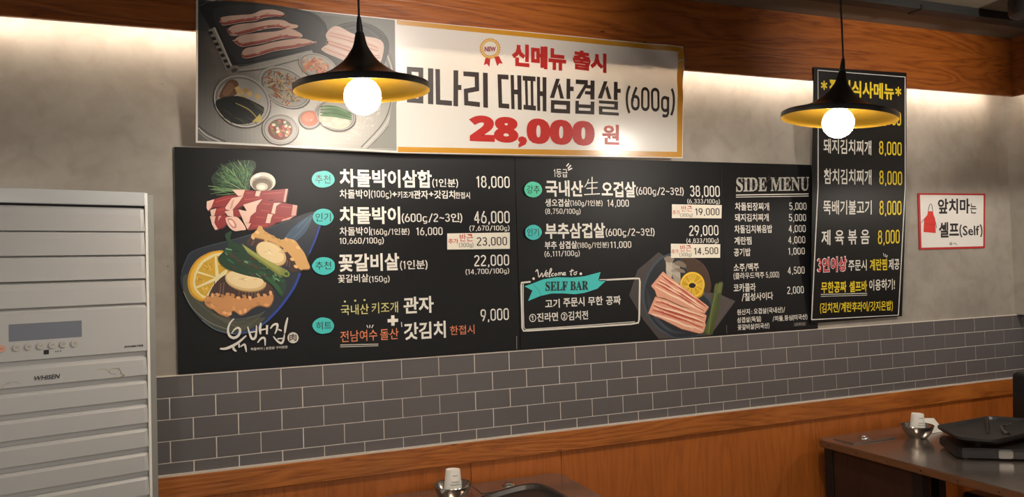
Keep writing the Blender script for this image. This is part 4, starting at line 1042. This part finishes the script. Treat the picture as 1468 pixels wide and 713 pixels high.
acb('top_cap', -HW+.002, HW-.002, -.006, .03, 1.851, 1.8945, M_ACCAP, .003)
acb('vent_gap', -HW+.004, HW-.004, .006, .017, 1.842, 1.851, M_ACDARK)
def slat(name, z0, z1, prof, m_=M_AC):
    V = []; F = []; n = len(prof)
    h = z1-z0
    for x, fl in ((-HW+.005, 0), (-HW+.017, 1), (HW-.017, 1), (HW-.005, 0)):
        for y, z in prof:
            V.append((x, y if fl else max(y, -.0) if z > .62 else y, z0+z*h))
    for s_ in range(3):
        for i in range(n-1): F.append((s_*n+i, (s_+1)*n+i, (s_+1)*n+i+1, s_*n+i+1))
    F.append(tuple(range(n))); F.append(tuple(range(3*n, 4*n))[::-1])
    return obj(name, V, F, m_, ac, local=True)
LOUV = [(.014, 0.012), (-.005, .012), (-.0055, .03), (-.004, .68), (-.002, .92), (.003, .965), (.006, .985), (.006, 1.0), (.014, 1.0)]
for z1 in (1.845, 1.772, 1.6975, 1.6215): slat('louver', z1-.0745, z1, LOUV)
acb('control_panel', -HW+.004, HW-.004, -.003, .016, 1.3975, 1.535, M_AC, .001)
slat('panel_ledge', 1.535, 1.548, [(.014, 0), (-.003, 0), (.002, .5), (.006, 1), (.014, 1)])
LOW = [(.016, .0), (-.004, .0), (-.0045, .03), (-.004, .64), (.002, .74), (.009, .80), (.011, .98), (.011, 1.0), (.016, 1.0)]
z = 1.397
slats = []
while z > .08:
    slats.append(slat('slat', z-.0745, z, LOW)); z -= .0745
box_ = acb('base_panel', -HW+.004, HW-.004, -.002, .02, .03, z, M_AC, .002)
CX = HW-.276   # local x of the panel's middle is 0
dsp = acb('display', -.091, .092, -.0036, .0, 1.4545, 1.5035, M_DISP)
for i, x in enumerate((-.109, -.072, -.043, -.014, .016, .044, .073)):
    bt = lathe('button', [(.0, .0032), (.0098, .0032), (.0104, .0024), (.0104, .0)], mat('button_power', (206, 150, 126), .4) if i == 0 else mat('button_grey', (176, 172, 164), .4), ac, 24, M=Matrix.Translation((x, -.003, 1.4365)) @ Matrix.Rotation(PI/2, 4, 'X'))
    s_ = 1 if i == 3 else -1
    def seg(x0, z0, x1, z1, wd=.0011):
        dx, dz = x1-x0, z1-z0; l = math.hypot(dx, dz); nx, nz_ = -dz/l*wd/2, dx/l*wd/2
        return [(x0+nx, -.0065, z0+nz_), (x1+nx, -.0065, z1+nz_), (x1-nx, -.0065, z1-nz_), (x0-nx, -.0065, z0-nz_)]
    V = []; Fs = []
    if i in (3, 4):
        d_ = .0045*(1 if i == 4 else -1); segs = [(x-.005, 1.4365-d_/2, x, 1.4365+d_/2), (x, 1.4365+d_/2, x+.005, 1.4365-d_/2)]
    elif i == 0: segs = [(x-.003, 1.4385, x, 1.434), (x, 1.434, x+.003, 1.4385)]
    else: segs = [(x-.005, 1.4385, x+.005, 1.4385), (x-.004, 1.4345, x+.004, 1.4345)]
    for s4 in segs:
        b_ = len(V); V += seg(*s4); Fs.append((b_, b_+1, b_+2, b_+3))
    obj('button_symbol', V, Fs, mat('symbol_grey', (96, 94, 92), .5), bt, local=True)
acb('sensor_window', -.0065, .0065, -.0036, 0, 1.4105, 1.4235, M_ACDARK)
for x in (.024, .0295, .036): acb('indicator_dot', x-.0014, x+.0014, -.0034, 0, 1.415, 1.418, M_ACDARK)
def ac_text(s, x0, x1, z0, z1, y, bold, col, slant=.2, par=None, name='lettering'):
    V, F = glyphs(s, bold)
    return obj(name, [(x0+a_*(x1-x0)+slant*b_*(z1-z0), y, z0+b_*(z1-z0)) for a_, b_ in V], F, M_INK, par or ac, [col]*len(F), local=True)
ac_text('INVERTER', .206, .261, 1.4115, 1.4175, -.0038, .05, (58, 56, 56), .4)
wl_ = ac_text('WHISEN', -.034, .031, 1.3375, 1.3505, -.0055, .02, (34, 34, 36), .25, slats[0])
# dried stains on the first lower slat
V = []; F = []; C_ = []
def stain(pts, wd, col):
    pts = smoothed(pts, 4, False)
    b_ = len(V)
    for i, (x, z_) in enumerate(pts):
        q0, q1 = pts[max(i-1, 0)], pts[min(i+1, len(pts)-1)]; dx, dz = q1[0]-q0[0], q1[1]-q0[1]; l = math.hypot(dx, dz) or 1
        w_ = wd*random.uniform(.4, 1.1)
        V.append((x-dz/l*w_, -.0047, z_+dx/l*w_)); V.append((x+dz/l*w_, -.0047, z_-dx/l*w_))
    for i in range(len(pts)-1): F.append((b_+2*i, b_+2*i+1, b_+2*i+3, b_+2*i+2)); C_.append(col)
BRN = (150, 136, 110)
stain([(.190, 1.350), (.168, 1.351), (.164, 1.343), (.170, 1.336), (.182, 1.334)], .0012, BRN)
stain([(.188, 1.352), (.196, 1.340), (.197, 1.332), (.205, 1.328), (.196, 1.324)], .0022, BRN)
stain([(.130, 1.352), (.150, 1.352), (.160, 1.346), (.166, 1.338)], .0011, (164, 152, 128)); stain([(.205, 1.328), (.192, 1.323), (.178, 1.325)], .0016, (170, 158, 134))
stain([(-.10, 1.338), (-.082, 1.340), (-.066, 1.334)], .0014, (166, 156, 134)); stain([(-.108, 1.325), (-.104, 1.334), (-.09, 1.336)], .0014, (160, 150, 128))
obj('tape_stain', V, F, M_INK, slats[0], C_, local=True)

# ------------------------------------------------------------------ tables
def rounded_rect(x0, x1, y0, y1, r, n=6):
    P_ = []
    for cx, cy, a0 in ((x1-r, y1-r, 0), (x0+r, y1-r, 90), (x0+r, y0+r, 180), (x1-r, y0+r, 270)):
        for i in range(n+1):
            a_ = math.radians(a0+90*i/n); P_.append((cx+r*math.cos(a_), cy+r*math.sin(a_)))
    return P_
def slab(name, outline, z0, z1, m_, parent, bevel=0.0):
    bm = bmesh.new(); f = bm.faces.new([bm.verts.new((x, y, z1)) for x, y in outline])
    r = bmesh.ops.extrude_face_region(bm, geom=[f])
    for v in r['geom']:
        if isinstance(v, bmesh.types.BMVert): v.co.z = z0
    bmesh.ops.recalc_face_normals(bm, faces=bm.faces[:])
    if bevel:
        bmesh.ops.bevel(bm, geom=[e for e in bm.edges if abs(e.verts[0].co.z-e.verts[1].co.z) < 1e-6], offset=bevel, segments=2, affect='EDGES')
    return bm_obj(name, bm, m_, parent, local=False)
TZ = .75
def table(label, x0, x1, y0, y1, rot, lid, panel=None):
    cx, cy = (x0+x1)/2, (y0+y1)/2
    t = empty('restaurant_table', (cx, cy, 0), 0, label, 'table')
    ol = rounded_rect(x0, x1, y0, y1, .055)
    slab('edge_band', ol, TZ-.034, TZ-.002, M_TEDGE, t, .003)
    slab('tabletop', rounded_rect(x0+.004, x1-.004, y0+.004, y1-.004, .052), TZ-.006, TZ, M_TABLE, t, .0008)
    for lx in (x0+.03, x1-.08):
        for ly in (y1-.08, y0+.03): box('leg', lx, lx+.05, ly, ly+.05, 0, TZ-.034, M_LEG, t, .002)
    box('apron_rail', x0+.08, x1-.08, y1-.07, y1-.045, TZ-.10, TZ-.034, M_LEG, t); box('apron_rail', x0+.08, x1-.08, y0+.045, y0+.07, TZ-.10, TZ-.034, M_LEG, t)
    for k in range(7):
        y_ = y1-.09-k*.17
        lathe('rivet', [(0, .0022), (.003, .0016), (.004, 0)], M_LEG, t, 10, M=Matrix.Translation((x0-cx-.0, y_-cy, TZ-.018)) @ Matrix.Rotation(-PI/2, 4, 'Y'))
    if panel:
        box('side_panel', x0+.036, x0+.054, panel, y1-.082, .08, TZ-.034, M_DARKWOOD, t)
        box('post', x0+.03, x0+.08, panel-.05, panel, 0, TZ-.034, M_LEG, t, .002)
    lx0, lx1, ly0, ly1, lz = lid
    l_ = box('utensil_lid', lx0, lx1, ly0, ly1, TZ+.0005, TZ+lz, M_TABLE, t, .0012)
    cxl, cyl = (lx0+lx1)/2-cx, (ly0+ly1)/2-cy
    lathe('ring_pull', [(.012, .0), (.013, .005), (.022, .007), (.028, .004), (.029, 0)], M_STEEL, l_, 28, M=Matrix.Translation((cxl, cyl, TZ+lz)))
    return t
table('table in the foreground at the bottom of the wall, left of the two', .64, 1.432, -1.28, -.035, 0, (1.03, 1.30, -.19, -.075, .003))
table('large table at the right with griddle, its wooden edge turned to the room', 2.79, 3.592, -1.30, -.066, 0, (2.852, 3.112, -.252, -.128, .006), -.593)

def bowl_cup(x, y, name, blabel, clabel, rot, grp=None):
    t = empty('steel_bowl', (x, y, TZ+.0008), 0, blabel, 'bowl')
    lathe('bowl_shell', [(0, .002), (.036, .002), (.040, 0), (.042, .003), (.058, .022), (.068, .045), (.0715, .058), (.0705, .0585), (.067, .046), (.056, .0245), (.040, .006), (0, .005)], M_STEEL, t, 48)
    lathe('rolled_rim', [(.0705, .056), (.0735, .058), (.0725, .061), (.0695, .060)], M_STEEL, t, 48)
    c = empty('paper_cup', (x-.002, y-.001, TZ+.0105), rot, clabel, 'paper cup')
    R_ = Matrix.Rotation(math.radians(3), 4, 'Y')
    lathe('cup_wall', [(.0375, .0), (.0385, .002), (.0375, .0045), (.0365, .005), (.0275, .104), (.027, .1055), (.0262, .1045), (.0262, .101), (0, .101)], M_PAPER, c, 40, M=R_)
    for zz, n_, a0 in ((.062, 9, -2.3), (.052, 12, -2.4), (.085, 6, -2.2)):
        bm = bmesh.new(); r_ = .0366-(zz-.005)*(.009/.099)+.0003
        for k in range(n_):
            a_ = a0+k*.11
            vs = [bm.verts.new(R_ @ Vector((r_*math.cos(a_+da), r_*math.sin(a_+da), zz+dz))) for da, dz in ((0, 0), (.07, 0), (.07, .004), (0, .004))]
            bm.faces.new(vs)
        bm_obj('cup_printing', bm, M_CUPINK, c)
bowl_cup(.906, -.215, 'l', 'stainless steel bowl on the foreground table holding a paper cup', 'white paper cup upside down in the bowl on the foreground table', .3)
bowl_cup(3.215, -.29, 'r', 'stainless steel bowl on the right table beside the griddle', 'white paper cup upside down in the bowl on the right table', .0)

# paper napkins
def napkin(label, pts, faces):
    o_ = empty('paper_napkin', pts[0], 0, label, 'napkin')
    V = [Vector(p_) for p_ in pts]; n = len(V)
    V2 = V + [v+Vector((.0008, .0008, .0009)) for v in V]
    F_ = list(faces) + [tuple(n+i for i in f_)[::-1] for f_ in faces]
    obj('folded_sheet', V2, F_, M_PAPER, o_)
napkin('corner of a folded white napkin at the left of the foreground table', [(.70, -.30, TZ+.001), (.80, -.33, TZ+.001), (.815, -.235, TZ+.001), (.715, -.20, TZ+.001), (.765, -.262, TZ+.042), (.735, -.25, TZ+.04)], [(0, 1, 4, 5), (1, 2, 4), (2, 3, 5, 4), (3, 0, 5)])
napkin('folded white napkin behind the steel bowl on the right table', [(3.315, -.255, TZ+.001), (3.43, -.262, TZ+.001), (3.49, -.115, TZ+.001), (3.36, -.105, TZ+.001), (3.37, -.175, TZ+.058), (3.475, -.165, TZ+.046)], [(0, 1, 5, 4), (1, 2, 5), (2, 3, 4, 5), (3, 0, 4)])

# griddles
def griddle(label, pts, z, th, rim, rot_axis=None):
    cx = sum(p_[0] for p_ in pts)/len(pts); cy = sum(p_[1] for p_ in pts)/len(pts)
    t = empty('griddle', (cx, cy, z), 0, label, 'griddle')
    out = pts; inn = [(cx+(x-cx)*(1-rim), cy+(y-cy)*(1-rim)) for x, y in pts]; inn2 = [(cx+(x-cx)*(1-rim*1.7), cy+(y-cy)*(1-rim*1.7)) for x, y in pts]
    low = [(cx+(x-cx)*.93, cy+(y-cy)*.93) for x, y in pts]
    n = len(pts); V = []; F_ = []
    for ring, zz in ((low, z), (out, z+th*.55), (out, z+th), (inn, z+th), (inn2, z+th*.55)):
        V += [Vector((x, y, zz)) for x, y in ring]
    for r_ in range(4):
        for i in range(n): F_.append((r_*n+i, r_*n+(i+1) % n, (r_+1)*n+(i+1) % n, (r_+1)*n+i))
    F_.append(tuple(range(n))[::-1]); F_.append(tuple(range(4*n, 5*n)))
    obj('pan', V, F_, M_IRON, t)
    return t
def chamfer(pts, r):
    out = []; n = len(pts)
    for i in range(n):
        p = Vector(pts[i]); a_ = Vector(pts[i-1])-p; b_ = Vector(pts[(i+1) % n])-p
        a_ = p+a_.normalized()*r; b_ = p+b_.normalized()*r
        for t_ in (0, .33, .67, 1): out.append(tuple(a_*(1-t_)**2 + p*2*t_*(1-t_) + b_*t_*t_))
    return out
g2 = chamfer([(3.157, -.441), (3.549, -.409), (3.64, -.53), (3.62, -.715), (3.337, -.732), (3.11, -.757), (3.034, -.652)], .03)
gr = griddle('black iron griddle on the stove at the right table', g2, TZ+.068, .024, .05)
tube('pan_divider', [(3.475, -.455, TZ+.080), (3.46, -.466, TZ+.094), (3.34, -.558, TZ+.090), (3.23, -.640, TZ+.080)], [.007, .009, .009, .006], M_IRON, gr, 8, local=False)
o = tube('grease_spout', [(3.445, -.590, TZ+.093), (3.37, -.602, TZ+.093), (3.31, -.655, TZ+.088), (3.275, -.70, TZ+.084)], [.004, .006, .009, .011], M_STEEL, gr, 10, local=False)
# stove under it
st = empty('table_stove', (3.3, -.64, TZ+.0008), 0, 'black portable stove with silver corner under the griddle', 'stove')
ang = math.radians(-35); ux, uy = math.cos(ang), math.sin(ang); vx, vy = -uy, ux
def lp(a_, b_): return (3.005+ux*a_+vx*b_, -.665+uy*a_+vy*b_)
so = [lp(.02, 0), lp(.2, 0), lp(.43, .0), lp(.45, .02), lp(.45, .24), lp(.43, .26), lp(.02, .26), lp(0, .24), lp(0, .02)]
slab('stove_body', so, TZ+.008, TZ+.05, M_BLACK, st, .006)
slab('corner_plate', [lp(.158, -.004), lp(.212, -.004), lp(.212, .012), lp(.158, .012)], TZ+.010, TZ+.046, mat('brushed_silver', (168, 164, 158), .28, metal=.9), st, .004)
slab('front_plate', [lp(.2125, -.003), lp(.44, -.003), lp(.44, .012), lp(.2125, .012)], TZ+.010, TZ+.042, mat('dark_steel', (74, 70, 68), .35, metal=.7), st, .003)
for a_, b_ in ((.04, .03), (.40, .03), (.40, .22), (.04, .22)):
    x, y = lp(a_, b_); lathe('foot', [(0, 0), (.012, 0), (.013, .01), (0, .01)], M_LEG, st, 14, M=Matrix.Translation((x-3.3, y+.64, 0)))
x, y = lp(.30, -.004)
lathe('knob', [(0, .018), (.013, .018), (.016, .012), (.016, 0), (0, 0)], mat('knob_red', (178, 58, 34), .4), st, 20, M=Matrix.Translation((x-3.3, y+.64, .028)) @ Matrix.Rotation(ang, 4, 'Z') @ Matrix.Rotation(PI/2, 4, 'X'))
for a_ in (.1, .34):
    for b_ in (.06, .2):
        x, y = lp(a_, b_); box('pan_support', x-.008, x+.008, y-.008, y+.008, TZ+.048, TZ+.0672, M_IRON, st)
g1 = smoothed([(.985, -.318), (1.09, -.270), (1.195, -.243), (1.245, -.270), (1.262, -.40), (1.255, -.60), (1.12, -.66), (.95, -.65), (.90, -.55), (.92, -.40)], 3)
griddle('black iron griddle on the foreground table', g1, TZ+.0015, .030, .09)

# ------------------------------------------------------------------ chair and stool
ch = empty('padded_chair', (3.66, -.56, 0), 0, 'black padded chair at the far right edge beyond the table', 'chair')
def padded(name, x0, x1, y0, y1, z0, z1, bev, lean=0.0):
    b = box_bm(x0, x1, y0, y1, z0, z1, bev, 4)
    for v in b.verts: v.co.x += lean*(v.co.z-.45)
    return bm_obj(name, b, M_CHAIR, ch, True, local=False, angle=.9)
padded('backrest', 3.815, 3.868, -.76, -.31, .50, 1.02, .024, .06)
padded('seat', 3.46, 3.83, -.76, -.31, .41, .47, .024)
for x, y in ((3.49, -.345), (3.49, -.725), (3.80, -.345), (3.80, -.725)):
    tube('leg', [(x, y, 0), (x, y, .42)], .014, M_LEG, ch, 12, local=False)
for y in (-.345, -.725): tube('back_post', [(3.80, y, .40), (3.845, y, .60)], .012, M_LEG, ch, 12, local=False)
sl = empty('round_stool', (3.12, -.42, 0), 0, 'round black stool pushed under the right table', 'stool')
lathe('seat', [(0, .45), (.15, .45), (.165, .44), (.168, .42), (.16, .405), (0, .405)], M_CHAIR, sl, 40)
for k in range(4):
    a_ = PI/4+k*PI/2; tube('leg', [(.11*math.cos(a_), .11*math.sin(a_), .406), (.15*math.cos(a_), .15*math.sin(a_), 0)], .011, M_LEG, sl, 10)
tube('footrest_ring', [(.13*math.cos(2*PI*i/24), .13*math.sin(2*PI*i/24), .17) for i in range(25)], .007, M_STEEL, sl, 8)
